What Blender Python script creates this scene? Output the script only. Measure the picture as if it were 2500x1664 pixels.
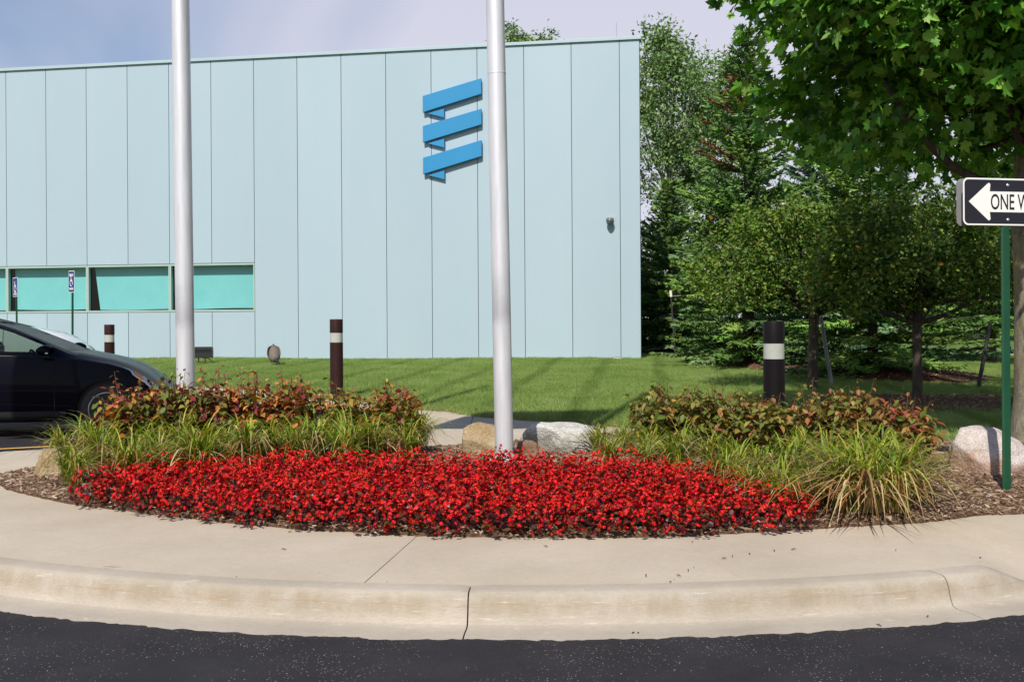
import bpy, bmesh, math, random
import numpy as np
from mathutils import Matrix, Vector

# ------------------------------------------------------------------ camera, sky, sun, exposure
SC = bpy.context.scene
for o in list(bpy.data.objects):
    bpy.data.objects.remove(o)
COL = SC.collection
F_PX, U0, V0, ROLL, HC = 2700.0, 1250.0, 783.0, 0.006, 1.42
cam_d = bpy.data.cameras.new('camera')
cam = bpy.data.objects.new('camera', cam_d)
COL.objects.link(cam)
cam_d.sensor_width = 36.0
cam_d.lens = F_PX / 2500.0 * 36.0
cam_d.shift_y = -(832.0 - V0) / 2500.0
cam_d.clip_start = 0.05
cam_d.clip_end = 6000.0
cam.matrix_world = Matrix.Translation((0, 0, HC)) @ Matrix.Rotation(math.radians(90), 4, 'X') @ Matrix.Rotation(-ROLL, 4, 'Z')
SC.camera = cam

SUN_EL, SUN_AZ = math.radians(45.5), math.radians(15.5)      # azimuth: degrees left of straight behind the camera
to_sun = Vector((-math.sin(SUN_AZ) * math.cos(SUN_EL), -math.cos(SUN_AZ) * math.cos(SUN_EL), math.sin(SUN_EL)))
sun_d = bpy.data.lights.new('sun', 'SUN')
sun_d.energy = 5.0
sun_d.angle = math.radians(0.53)
sun_d.color = (1.0, 0.95, 0.86)
sun = bpy.data.objects.new('sun', sun_d)
COL.objects.link(sun)
sun.rotation_euler = to_sun.to_track_quat('Z', 'Y').to_euler()

world = bpy.data.worlds.new('World')
SC.world = world
world.use_nodes = True
wn, wl = world.node_tree.nodes, world.node_tree.links
wn.clear()
sky = wn.new('ShaderNodeTexSky')
sky.sky_type = 'NISHITA'
sky.sun_disc = False
sky.sun_elevation = SUN_EL
sky.sun_rotation = math.atan2(to_sun.x, to_sun.y)
sky.air_density = 1.0
sky.dust_density = 0.8
sky.ozone_density = 2.0
tc = wn.new('ShaderNodeTexCoord')
mp = wn.new('ShaderNodeMapping')
mp.inputs['Scale'].default_value = (1.5, 1.5, 5.0)
mp.inputs['Location'].default_value = (5.0, 1.0, 2.0)
nz = wn.new('ShaderNodeTexNoise')
nz.inputs['Scale'].default_value = 1.0
nz.inputs['Detail'].default_value = 5.0
nz.inputs['Roughness'].default_value = 0.45
nz.inputs['Distortion'].default_value = 0.6
rp = wn.new('ShaderNodeValToRGB')
rp.color_ramp.elements[0].position = 0.36
rp.color_ramp.elements[0].color = (0.20, 0.20, 0.20, 1)
rp.color_ramp.elements[1].position = 0.60
rp.color_ramp.elements[1].color = (0.88, 0.88, 0.88, 1)
mx = wn.new('ShaderNodeMixRGB')
mx.inputs['Color2'].default_value = (8.9, 8.7, 9.9, 1)
bg = wn.new('ShaderNodeBackground')
bg.inputs['Strength'].default_value = 0.085
wo = wn.new('ShaderNodeOutputWorld')
wl.new(tc.outputs['Generated'], mp.inputs['Vector'])
wl.new(mp.outputs['Vector'], nz.inputs['Vector'])
wl.new(nz.outputs['Fac'], rp.inputs['Fac'])
sepw = wn.new('ShaderNodeSeparateXYZ')
wl.new(tc.outputs['Generated'], sepw.inputs[0])
mr = wn.new('ShaderNodeMapRange')
mr.interpolation_type = 'SMOOTHSTEP'
mr.inputs['From Min'].default_value = 0.22
mr.inputs['From Max'].default_value = 0.75
mr.inputs['To Min'].default_value = 1.0
mr.inputs['To Max'].default_value = 0.12
wl.new(sepw.outputs['Z'], mr.inputs['Value'])
mu = wn.new('ShaderNodeMath')
mu.operation = 'MULTIPLY'
wl.new(rp.outputs['Color'], mu.inputs[0])
wl.new(mr.outputs['Result'], mu.inputs[1])
wl.new(mu.outputs[0], mx.inputs['Fac'])
hsv = wn.new('ShaderNodeHueSaturation')
hsv.inputs['Saturation'].default_value = 1.45
hsv.inputs['Value'].default_value = 1.15
wl.new(sky.outputs['Color'], hsv.inputs['Color'])
wl.new(hsv.outputs['Color'], mx.inputs['Color1'])
wl.new(mx.outputs['Color'], bg.inputs['Color'])
wl.new(bg.outputs['Background'], wo.inputs['Surface'])

SC.render.engine = 'CYCLES'
SC.view_settings.view_transform = 'Standard'
SC.view_settings.look = 'None'
SC.view_settings.exposure = 0.0
SC.view_settings.gamma = 1.0
SC.view_settings.use_curve_mapping = False
SC.cycles.use_denoising = True
SC.cycles.max_bounces = 8
SC.cycles.transparent_max_bounces = 12
SC.cycles.caustics_reflective = False
SC.cycles.caustics_refractive = False

# ------------------------------------------------------------------ helpers
RNG = np.random.default_rng(7)
rnd = random.Random(11)
PI = math.pi


def ray(u, v):
    x, y = (u - U0) / F_PX, (V0 - v) / F_PX
    return x * math.cos(ROLL) + y * math.sin(ROLL), -x * math.sin(ROLL) + y * math.cos(ROLL)


def P(u, v, z):                     # where the line of sight through a photo point meets height z
    X, Z = ray(u, v)
    d = (z - HC) / Z
    return Vector((X * d, d, z))


def Q(u, v, Y):                     # the point at distance Y on that line of sight
    X, Z = ray(u, v)
    return Vector((X * Y, Y, HC + Z * Y))


def tag(o, label=None, cat=None, group=None, kind=None):
    if label: o['label'] = label
    if cat: o['category'] = cat
    if group: o['group'] = group
    if kind: o['kind'] = kind
    return o


def link(o, parent=None):
    COL.objects.link(o)
    if parent is not None:
        o.parent = parent
    return o


def empty(name, loc=(0, 0, 0), rz=0.0):
    o = bpy.data.objects.new(name, None)
    o.location = loc
    o.rotation_euler = (0, 0, rz)
    o.empty_display_size = 0.1
    return link(o)


def raw_mesh(name, V, faces_flat, counts, mats, midx=None, smooth=False, col=None):
    """V (n,3); faces_flat loop vertex indices; counts loops per face."""
    me = bpy.data.meshes.new(name)
    V = np.asarray(V, dtype=np.float32)
    faces_flat = np.asarray(faces_flat, dtype=np.int32)
    counts = np.asarray(counts, dtype=np.int32)
    me.vertices.add(len(V))
    me.vertices.foreach_set('co', V.ravel())
    me.loops.add(len(faces_flat))
    me.loops.foreach_set('vertex_index', faces_flat)
    me.polygons.add(len(counts))
    starts = np.concatenate(([0], np.cumsum(counts)[:-1])).astype(np.int32)
    me.polygons.foreach_set('loop_start', starts)
    if not isinstance(mats, (list, tuple)):
        mats = [mats]
    for m in mats:
        me.materials.append(m)
    if midx is not None:
        me.polygons.foreach_set('material_index', np.asarray(midx, dtype=np.int32))
    me.polygons.foreach_set('use_smooth', np.full(len(counts), bool(smooth)))
    if col is not None:
        at = me.color_attributes.new('tint', 'FLOAT_COLOR', 'POINT')
        c4 = np.ones((len(V), 4), dtype=np.float32)
        c4[:, :3] = col
        at.data.foreach_set('color', c4.ravel())
    me.update(calc_edges=True)
    me.validate()
    return me


class MB:
    """collects shapes and links them as one mesh object"""
    def __init__(s):
        s.v, s.f, s.m = [], [], []

    def add(s, verts, faces, mi=0):
        b = len(s.v)
        s.v += [tuple(p) for p in verts]
        s.f += [tuple(i + b for i in f) for f in faces]
        s.m += [mi] * len(faces)
        return s

    def box(s, c, size, mat=None, mi=0, rz=0.0):
        x, y, z = size[0] / 2, size[1] / 2, size[2] / 2
        M = mat or (Matrix.Translation(c) @ Matrix.Rotation(rz, 4, 'Z'))
        if mat is not None:
            M = mat @ Matrix.Translation(c)
        vs = [M @ Vector((sx * x, sy * y, sz * z)) for sx in (-1, 1) for sy in (-1, 1) for sz in (-1, 1)]
        s.add(vs, [(0, 1, 3, 2), (4, 6, 7, 5), (0, 4, 5, 1), (2, 3, 7, 6), (0, 2, 6, 4), (1, 5, 7, 3)], mi)
        return s

    def tube(s, pts, radii, n=10, mi=0, cap=True):
        pts = [Vector(p) for p in pts]
        if not hasattr(radii, '__len__'):
            radii = [radii] * len(pts)
        rings = []
        up = Vector((0, 0, 1))
        prev = None
        for i, p in enumerate(pts):
            t = (pts[min(i + 1, len(pts) - 1)] - pts[max(i - 1, 0)]).normalized()
            if prev is None:
                a = t.cross(up)
                if a.length < 1e-3: a = t.cross(Vector((1, 0, 0)))
                a.normalize()
            else:
                a = (prev - t * prev.dot(t)).normalized()
            prev = a
            b = t.cross(a)
            rings.append([p + (a * math.cos(k * 2 * PI / n) + b * math.sin(k * 2 * PI / n)) * radii[i] for k in range(n)])
        vs = [q for r in rings for q in r]
        fs = []
        for i in range(len(pts) - 1):
            for k in range(n):
                k2 = (k + 1) % n
                fs.append((i * n + k, i * n + k2, (i + 1) * n + k2, (i + 1) * n + k))
        if cap:
            fs.append(tuple(range(n - 1, -1, -1)))
            fs.append(tuple((len(pts) - 1) * n + k for k in range(n)))
        s.add(vs, fs, mi)
        return s

    def lathe(s, prof, n=32, c=(0, 0, 0), mi=0, M=None):
        vs, fs = [], []
        M = M or Matrix.Translation(c)
        for r, z in prof:
            for k in range(n):
                a = 2 * PI * k / n
                vs.append(M @ Vector((r * math.cos(a), r * math.sin(a), z)))
        for i in range(len(prof) - 1):
            for k in range(n):
                k2 = (k + 1) % n
                fs.append((i * n + k, i * n + k2, (i + 1) * n + k2, (i + 1) * n + k))
        if prof[0][0] > 1e-6: fs.append(tuple(range(n - 1, -1, -1)))
        if prof[-1][0] > 1e-6: fs.append(tuple((len(prof) - 1) * n + k for k in range(n)))
        s.add(vs, fs, mi)
        return s

    def prism(s, poly, d, M, mi=0):
        """polygon in local XZ, facing -Y, thickness d along +Y"""
        n = len(poly)
        vs = [M @ Vector((x, 0, z)) for x, z in poly] + [M @ Vector((x, d, z)) for x, z in poly]
        fs = [tuple(range(n)), tuple(range(2 * n - 1, n - 1, -1))]
        fs += [(i, i + n, (i + 1) % n + n, (i + 1) % n) for i in range(n)]
        s.add(vs, fs, mi)
        return s

    def grid(s, rows, mi=0):
        """rows: list of equal-length point lists"""
        n = len(rows[0])
        vs = [p for r in rows for p in r]
        fs = [(i * n + k, i * n + k + 1, (i + 1) * n + k + 1, (i + 1) * n + k) for i in range(len(rows) - 1) for k in range(n - 1)]
        s.add(vs, fs, mi)
        return s

    def build(s, name, mats, parent=None, smooth=None, loc=None, recalc=True):
        me = bpy.data.meshes.new(name)
        me.from_pydata(s.v, [], s.f)
        if not isinstance(mats, (list, tuple)): mats = [mats]
        for m in mats: me.materials.append(m)
        me.polygons.foreach_set('material_index', s.m)
        if recalc:
            bm = bmesh.new(); bm.from_mesh(me)
            bmesh.ops.recalc_face_normals(bm, faces=bm.faces)
            bm.to_mesh(me); bm.free()
        if smooth is not None:
            me.polygons.foreach_set('use_smooth', [True] * len(me.polygons))
            me.set_sharp_from_angle(angle=math.radians(smooth))
        me.update()
        o = bpy.data.objects.new(name, me)
        if loc is not None: o.location = loc
        return link(o, parent)


def bevel(o, w=0.01, seg=2):
    m = o.modifiers.new('bevel', 'BEVEL')
    m.width = w; m.segments = seg; m.limit_method = 'ANGLE'; m.angle_limit = math.radians(40)
    return o


def copy_tree(o, parent=None):
    c = o.copy()
    COL.objects.link(c)
    c.parent = parent
    for ch in list(o.children):
        copy_tree(ch, c)
    return c


def norm(a):
    return a / np.maximum(np.linalg.norm(a, axis=-1, keepdims=True), 1e-9)


def frames(axis, normal):
    """(N,3,3) matrices with columns side, axis, normal"""
    a = norm(axis)
    n = norm(normal - (normal * a).sum(-1, keepdims=True) * a)
    sd = np.cross(a, n)
    return np.stack([sd, a, n], axis=-1)


def scatter(tv, tf, R, S, T):
    tv = np.asarray(tv, dtype=np.float64)
    N = len(T)
    S = np.asarray(S)
    if S.ndim == 1: S = np.repeat(S[:, None], 3, 1)
    W = np.einsum('nij,nkj->nki', R, tv[None] * S[:, None, :]) + T[:, None, :]
    k = len(tv)
    flat = np.concatenate([np.asarray(f) for f in tf])
    cnt = np.array([len(f) for f in tf])
    FF = (flat[None] + (np.arange(N) * k)[:, None]).ravel()
    return W.reshape(-1, 3), FF, np.tile(cnt, N), k


def merge(parts):
    Vs, Fs, Cs, cols, b = [], [], [], [], 0
    for V, Fl, C, col in parts:
        Vs.append(V); Fs.append(np.asarray(Fl) + b); Cs.append(C); cols.append(col); b += len(V)
    return np.concatenate(Vs), np.concatenate(Fs), np.concatenate(Cs), np.concatenate(cols)


def leafmesh(name, tv, tf, R, S, T, col, mat, smooth=False):
    V, FF, C, k = scatter(tv, tf, R, S, T)
    return raw_mesh(name, V, FF, C, mat, smooth=smooth, col=np.repeat(col, k, axis=0))


def pick(pal, n, jit=0.12, rng=RNG, w=None):
    pal = np.asarray(pal, dtype=float)
    i = rng.choice(len(pal), n, p=w)
    c = pal[i] * (1 + rng.normal(0, jit, (n, 1))) * (1 + rng.normal(0, jit * 0.4, (n, 3)))
    return np.clip(c, 0.002, 1)


# ------------------------------------------------------------------ materials
def newmat(name):
    m = bpy.data.materials.new(name)
    m.use_nodes = True
    nt = m.node_tree
    nt.nodes.clear()
    out = nt.nodes.new('ShaderNodeOutputMaterial')
    return m, nt.nodes, nt.links, out


def principled(name, col, rough=0.6, metal=0.0, var=0.0, scale=4.0, bump=0.0, bscale=60.0, spec=0.5, col2=None, coat=0.0, detail=6.0):
    m, N, L, out = newmat(name)
    b = N.new('ShaderNodeBsdfPrincipled')
    b.inputs['Roughness'].default_value = rough
    b.inputs['Metallic'].default_value = metal
    b.inputs['Specular IOR Level'].default_value = spec
    b.inputs['Coat Weight'].default_value = coat
    b.inputs['Coat Roughness'].default_value = 0.04
    L.new(b.outputs[0], out.inputs[0])
    g = N.new('ShaderNodeNewGeometry')
    if var > 0 or col2 is not None:
        n = N.new('ShaderNodeTexNoise')
        n.inputs['Scale'].default_value = scale
        n.inputs['Detail'].default_value = detail
        n.inputs['Roughness'].default_value = 0.6
        L.new(g.outputs['Position'], n.inputs['Vector'])
        r = N.new('ShaderNodeValToRGB')
        r.color_ramp.elements[0].position = 0.35
        r.color_ramp.elements[1].position = 0.65
        c2 = col2 if col2 is not None else tuple(min(1, c * (1 + var)) for c in col)
        c1 = col if col2 is not None else tuple(c * (1 - var) for c in col)
        r.color_ramp.elements[0].color = (*c1, 1)
        r.color_ramp.elements[1].color = (*c2, 1)
        L.new(n.outputs['Fac'], r.inputs['Fac'])
        L.new(r.outputs['Color'], b.inputs['Base Color'])
    else:
        b.inputs['Base Color'].default_value = (*col, 1)
    if bump > 0:
        n2 = N.new('ShaderNodeTexNoise')
        n2.inputs['Scale'].default_value = bscale
        n2.inputs['Detail'].default_value = 5.0
        L.new(g.outputs['Position'], n2.inputs['Vector'])
        bp = N.new('ShaderNodeBump')
        bp.inputs['Strength'].default_value = bump
        bp.inputs['Distance'].default_value = 0.01
        L.new(n2.outputs['Fac'], bp.inputs['Height'])
        L.new(bp.outputs['Normal'], b.inputs['Normal'])
    return m


def foliage(name, trans=0.35, rough=0.45, spec=0.35, tcol=1.0):
    m, N, L, out = newmat(name)
    at = N.new('ShaderNodeAttribute')
    at.attribute_name = 'tint'
    b = N.new('ShaderNodeBsdfPrincipled')
    b.inputs['Roughness'].default_value = rough
    b.inputs['Specular IOR Level'].default_value = spec
    t = N.new('ShaderNodeBsdfTranslucent')
    mx = N.new('ShaderNodeMixShader')
    mx.inputs[0].default_value = trans
    hs = N.new('ShaderNodeHueSaturation')
    hs.inputs['Saturation'].default_value = 1.15
    hs.inputs['Value'].default_value = 1.5 * tcol
    L.new(at.outputs['Color'], b.inputs['Base Color'])
    L.new(at.outputs['Color'], hs.inputs['Color'])
    L.new(hs.outputs['Color'], t.inputs['Color'])
    L.new(b.outputs[0], mx.inputs[1])
    L.new(t.outputs[0], mx.inputs[2])
    L.new(mx.outputs[0], out.inputs[0])
    return m


def mathn(N, L, op, a, b=None, c=None):
    n = N.new('ShaderNodeMath')
    n.operation = op
    for i, x in enumerate((a, b, c)):
        if x is None: continue
        if isinstance(x, (int, float)): n.inputs[i].default_value = x
        else: L.new(x, n.inputs[i])
    return n.outputs[0]


def noise(N, L, vec, scale, detail=4.0, rough=0.55):
    n = N.new('ShaderNodeTexNoise')
    n.inputs['Scale'].default_value = scale
    n.inputs['Detail'].default_value = detail
    n.inputs['Roughness'].default_value = rough
    L.new(vec, n.inputs['Vector'])
    return n.outputs['Fac']


def ramp(N, L, fac, stops):
    r = N.new('ShaderNodeValToRGB')
    e = r.color_ramp.elements
    while len(e) < len(stops): e.new(0.5)
    for i, (p, c) in enumerate(stops):
        e[i].position = p
        e[i].color = (*c, 1) if hasattr(c, '__len__') else (c, c, c, 1)
    L.new(fac, r.inputs['Fac'])
    return r.outputs['Color']


def mix(N, L, fac, a, b, mode='MIX'):
    n = N.new('ShaderNodeMixRGB')
    n.blend_type = mode
    for i, x in enumerate((fac, a, b)):
        if isinstance(x, (int, float)): n.inputs[i].default_value = x
        elif hasattr(x, '__len__'): n.inputs[i].default_value = (*x, 1)
        else: L.new(x, n.inputs[i])
    return n.outputs[0]


def scaled(N, L, vec, sc):
    n = N.new('ShaderNodeMapping')
    n.inputs['Scale'].default_value = sc
    L.new(vec, n.inputs['Vector'])
    return n.outputs[0]


def mat_asphalt():
    m, N, L, out = newmat('asphalt')
    b = N.new('ShaderNodeBsdfPrincipled')
    g = N.new('ShaderNodeNewGeometry').outputs['Position']
    base = ramp(N, L, noise(N, L, g, 3.0, 6), [(0.3, (0.019, 0.017, 0.020)), (0.7, (0.031, 0.028, 0.032))])
    fine = ramp(N, L, noise(N, L, g, 260.0, 3), [(0.35, 0.55), (0.7, 1.5)])
    base = mix(N, L, 1.0, base, fine, 'MULTIPLY')
    vo = N.new('ShaderNodeTexVoronoi')
    vo.inputs['Scale'].default_value = 175.0
    L.new(g, vo.inputs['Vector'])
    cellr = N.new('ShaderNodeSeparateColor')
    L.new(vo.outputs['Color'], cellr.inputs[0])
    patch = noise(N, L, g, 1.8, 4)
    thr = mathn(N, L, 'MULTIPLY_ADD', patch, -0.20, 1.078)
    sel = mathn(N, L, 'GREATER_THAN', cellr.outputs[0], thr)
    near = mathn(N, L, 'LESS_THAN', vo.outputs['Distance'], 0.48)
    sp = mathn(N, L, 'MULTIPLY', sel, near)
    chip = ramp(N, L, cellr.outputs[1], [(0.0, (0.22, 0.19, 0.17)), (0.8, (0.30, 0.27, 0.25)), (1.0, (0.62, 0.57, 0.53))])
    c = mix(N, L, sp, base, chip)
    L.new(c, b.inputs['Base Color'])
    b.inputs['Roughness'].default_value = 0.8
    b.inputs['Specular IOR Level'].default_value = 0.25
    bp = N.new('ShaderNodeBump')
    bp.inputs['Strength'].default_value = 0.9
    bp.inputs['Distance'].default_value = 0.006
    h = mathn(N, L, 'ADD', noise(N, L, g, 170.0, 4), mathn(N, L, 'MULTIPLY', noise(N, L, g, 25.0, 3), 0.8))
    L.new(h, bp.inputs['Height'])
    L.new(bp.outputs['Normal'], b.inputs['Normal'])
    L.new(b.outputs[0], out.inputs[0])
    return m


def mat_concrete(name, c1, c2, curb=False):
    m, N, L, out = newmat(name)
    b = N.new('ShaderNodeBsdfPrincipled')
    g = N.new('ShaderNodeNewGeometry').outputs['Position']
    base = ramp(N, L, noise(N, L, g, 1.3, 7, 0.65), [(0.3, c1), (0.7, c2)])
    brush = ramp(N, L, noise(N, L, scaled(N, L, g, (12, 90, 60)), 2.0, 4), [(0.3, 0.91), (0.7, 1.06)])
    base = mix(N, L, 1.0, base, brush, 'MULTIPLY')
    fine = ramp(N, L, noise(N, L, g, 140.0, 3), [(0.3, 0.93), (0.7, 1.06)])
    base = mix(N, L, 1.0, base, fine, 'MULTIPLY')
    speck = ramp(N, L, noise(N, L, g, 38.0, 2), [(0.72, 0.0), (0.78, 1.0)])
    base = mix(N, L, mathn(N, L, 'MULTIPLY', speck, 0.32), base, (0.2, 0.17, 0.14))
    if curb:
        sep = N.new('ShaderNodeSeparateXYZ')
        L.new(g, sep.inputs[0])
        z = sep.outputs['Z']
        wob = mathn(N, L, 'MULTIPLY_ADD', noise(N, L, g, 1.4, 3), 0.05, -0.025)
        zz = mathn(N, L, 'ADD', z, wob)
        band = ramp(N, L, zz, [(0.03, 0.0), (0.06, 0.8), (0.115, 1.0), (0.15, 0.15)])
        dirt = ramp(N, L, noise(N, L, scaled(N, L, g, (1, 1, 0.3)), 9.0, 6), [(0.35, 0.0), (0.62, 1.0)])
        base = mix(N, L, mathn(N, L, 'MULTIPLY', mathn(N, L, 'MULTIPLY', band, dirt), 0.55), base, (0.27, 0.21, 0.125))
        # rust line
        d = mathn(N, L, 'ABSOLUTE', mathn(N, L, 'SUBTRACT', zz, 0.088))
        line = ramp(N, L, d, [(0.0, 1.0), (0.006, 0.55), (0.018, 0.0)])
        broken = ramp(N, L, noise(N, L, scaled(N, L, g, (2.2, 2.2, 40)), 3.0, 6, 0.7), [(0.50, 0.0), (0.60, 1.0)])
        base = mix(N, L, mathn(N, L, 'MULTIPLY', mathn(N, L, 'MULTIPLY', line, broken), 0.5), base, (0.33, 0.17, 0.07))
        # pale scrape marks
        sc = ramp(N, L, noise(N, L, scaled(N, L, g, (2.0, 2.0, 30)), 2.4, 5, 0.6), [(0.63, 0.0), (0.69, 1.0)])
        base = mix(N, L, mathn(N, L, 'MULTIPLY', sc, 0.35), base, (0.66, 0.60, 0.51))
    L.new(base, b.inputs['Base Color'])
    b.inputs['Roughness'].default_value = 0.88
    b.inputs['Specular IOR Level'].default_value = 0.25
    bp = N.new('ShaderNodeBump')
    bp.inputs['Strength'].default_value = 0.35
    bp.inputs['Distance'].default_value = 0.004
    h = mathn(N, L, 'ADD', noise(N, L, g, 110.0, 4), noise(N, L, scaled(N, L, g, (5, 60, 30)), 3.0, 3))
    L.new(h, bp.inputs['Height'])
    L.new(bp.outputs['Normal'], b.inputs['Normal'])
    L.new(b.outputs[0], out.inputs[0])
    return m


def mat_grass(name, blades):
    m, N, L, out = newmat(name)
    b = N.new('ShaderNodeBsdfPrincipled')
    g = N.new('ShaderNodeNewGeometry').outputs['Position']
    sep = N.new('ShaderNodeSeparateXYZ')
    L.new(g, sep.inputs[0])
    # mowing tracks run away from the kerb, about a metre apart
    s = mathn(N, L, 'MULTIPLY_ADD', sep.outputs['Y'], -0.12, sep.outputs['X'])
    s = mathn(N, L, 'ADD', s, mathn(N, L, 'MULTIPLY_ADD', noise(N, L, g, 0.25, 2), 0.35, -0.17))
    w = mathn(N, L, 'FRACT', mathn(N, L, 'MULTIPLY', s, 0.82))
    track = ramp(N, L, w, [(0.0, 0.0), (0.12, 0.0), (0.20, 1.0), (0.30, 1.0), (0.40, 0.0), (1.0, 0.0)])
    t2 = ramp(N, L, noise(N, L, g, 0.6, 3), [(0.30, 0.25), (0.55, 1.0)])
    track = mathn(N, L, 'MULTIPLY', track, t2)
    base = ramp(N, L, noise(N, L, g, 1.1, 6, 0.65), [(0.28, (0.170, 0.262, 0.054)), (0.5, (0.242, 0.338, 0.088)), (0.75, (0.345, 0.420, 0.150))])
    fine = ramp(N, L, noise(N, L, g, 30.0, 3), [(0.3, 0.72), (0.7, 1.3)])
    base = mix(N, L, 1.0, base, fine, 'MULTIPLY')
    base = mix(N, L, mathn(N, L, 'MULTIPLY', track, 0.6), base, (0.115, 0.185, 0.036))
    dry = ramp(N, L, noise(N, L, g, 75.0, 2), [(0.66, 0.0), (0.74, 1.0)])
    base = mix(N, L, mathn(N, L, 'MULTIPLY', dry, 0.5), base, (0.30, 0.29, 0.14))
    if not blades:
        base = mix(N, L, 1.0, base, (0.75, 0.75, 0.7), 'MULTIPLY')
    L.new(base, b.inputs['Base Color'])
    b.inputs['Roughness'].default_value = 0.6
    b.inputs['Specular IOR Level'].default_value = 0.2
    if blades:
        t = N.new('ShaderNodeBsdfTranslucent')
        L.new(base, t.inputs['Color'])
        ms = N.new('ShaderNodeMixShader')
        ms.inputs[0].default_value = 0.3
        L.new(b.outputs[0], ms.inputs[1]); L.new(t.outputs[0], ms.inputs[2])
        L.new(ms.outputs[0], out.inputs[0])
    else:
        bp = N.new('ShaderNodeBump')
        bp.inputs['Strength'].default_value = 0.8
        bp.inputs['Distance'].default_value = 0.03
        L.new(noise(N, L, g, 45.0, 4), bp.inputs['Height'])
        L.new(bp.outputs['Normal'], b.inputs['Normal'])
        L.new(b.outputs[0], out.inputs[0])
    return m


def mat_glass(name, tint, gloss=0.12, rough=0.02, refl=0.9):
    m, N, L, out = newmat(name)
    t = N.new('ShaderNodeBsdfTransparent'); t.inputs[0].default_value = (*tint, 1)
    gl = N.new('ShaderNodeBsdfGlossy'); gl.inputs['Roughness'].default_value = rough
    lw = N.new('ShaderNodeLayerWeight'); lw.inputs['Blend'].default_value = 0.5
    ms = N.new('ShaderNodeMixShader')
    f = mathn(N, L, 'MULTIPLY_ADD', mathn(N, L, 'POWER', lw.outputs['Facing'], 4.0), refl, 0.03 * refl + gloss * 0.2)
    L.new(f, ms.inputs[0])
    L.new(t.outputs[0], ms.inputs[1]); L.new(gl.outputs[0], ms.inputs[2])
    L.new(ms.outputs[0], out.inputs[0])
    return m


def mat_rock(name, cols, scale=6.0, vein=None):
    m, N, L, out = newmat(name)
    b = N.new('ShaderNodeBsdfPrincipled')
    tcn = N.new('ShaderNodeTexCoord')
    g = tcn.outputs['Object']
    base = ramp(N, L, noise(N, L, g, scale, 8, 0.65), [(0.3, cols[0]), (0.5, cols[1]), (0.7, cols[2])])
    if vein:
        sp = N.new('ShaderNodeSeparateXYZ'); L.new(g, sp.inputs[0])
        w = mathn(N, L, 'MULTIPLY_ADD', noise(N, L, g, 3.0, 4), 0.5, -0.25)
        f = ramp(N, L, mathn(N, L, 'ADD', sp.outputs['Z'], w), [(0.10, 1.0), (0.16, 0.0)])
        base = mix(N, L, mathn(N, L, 'MULTIPLY', f, 0.8), base, vein)
    fine = ramp(N, L, noise(N, L, g, 70.0, 4), [(0.3, 0.72), (0.7, 1.25)])
    base = mix(N, L, 1.0, base, fine, 'MULTIPLY')
    L.new(base, b.inputs['Base Color'])
    b.inputs['Roughness'].default_value = 0.9
    b.inputs['Specular IOR Level'].default_value = 0.2
    bp = N.new('ShaderNodeBump'); bp.inputs['Strength'].default_value = 0.7; bp.inputs['Distance'].default_value = 0.02
    L.new(mathn(N, L, 'ADD', noise(N, L, g, 14.0, 7, 0.7), noise(N, L, g, 60.0, 4)), bp.inputs['Height'])
    L.new(bp.outputs['Normal'], b.inputs['Normal'])
    L.new(b.outputs[0], out.inputs[0])
    return m


def mat_mulch(name, chips, dark=1.0):
    m, N, L, out = newmat(name)
    b = N.new('ShaderNodeBsdfPrincipled')
    g = N.new('ShaderNodeNewGeometry').outputs['Position']
    if chips:
        r = N.new('ShaderNodeObjectInfo').outputs['Random']
        base = ramp(N, L, r, [(0.0, (0.09, 0.05, 0.032)), (0.4, (0.19, 0.12, 0.08)), (0.75, (0.32, 0.23, 0.165)), (0.93, (0.42, 0.33, 0.25)), (1.0, (0.56, 0.48, 0.39))])
        base = mix(N, L, 1.0, base, ramp(N, L, noise(N, L, g, 90.0, 3), [(0.3, 0.7), (0.7, 1.25)]), 'MULTIPLY')
    else:
        base = ramp(N, L, noise(N, L, scaled(N, L, g, (1, 2.2, 1)), 42.0, 5, 0.7), [(0.3, (0.045, 0.025, 0.016)), (0.5, (0.13, 0.08, 0.052)), (0.63, (0.22, 0.15, 0.10)), (0.75, (0.38, 0.28, 0.21))])
    base = mix(N, L, 1.0, base, (dark, dark * 0.96, dark * 0.92), 'MULTIPLY')
    L.new(base, b.inputs['Base Color'])
    b.inputs['Roughness'].default_value = 0.9
    b.inputs['Specular IOR Level'].default_value = 0.15
    if not chips:
        bp = N.new('ShaderNodeBump'); bp.inputs['Strength'].default_value = 1.0; bp.inputs['Distance'].default_value = 0.03
        L.new(noise(N, L, scaled(N, L, g, (1, 2, 1)), 45.0, 4), bp.inputs['Height'])
        L.new(bp.outputs['Normal'], b.inputs['Normal'])
    L.new(b.outputs[0], out.inputs[0])
    return m


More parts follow.
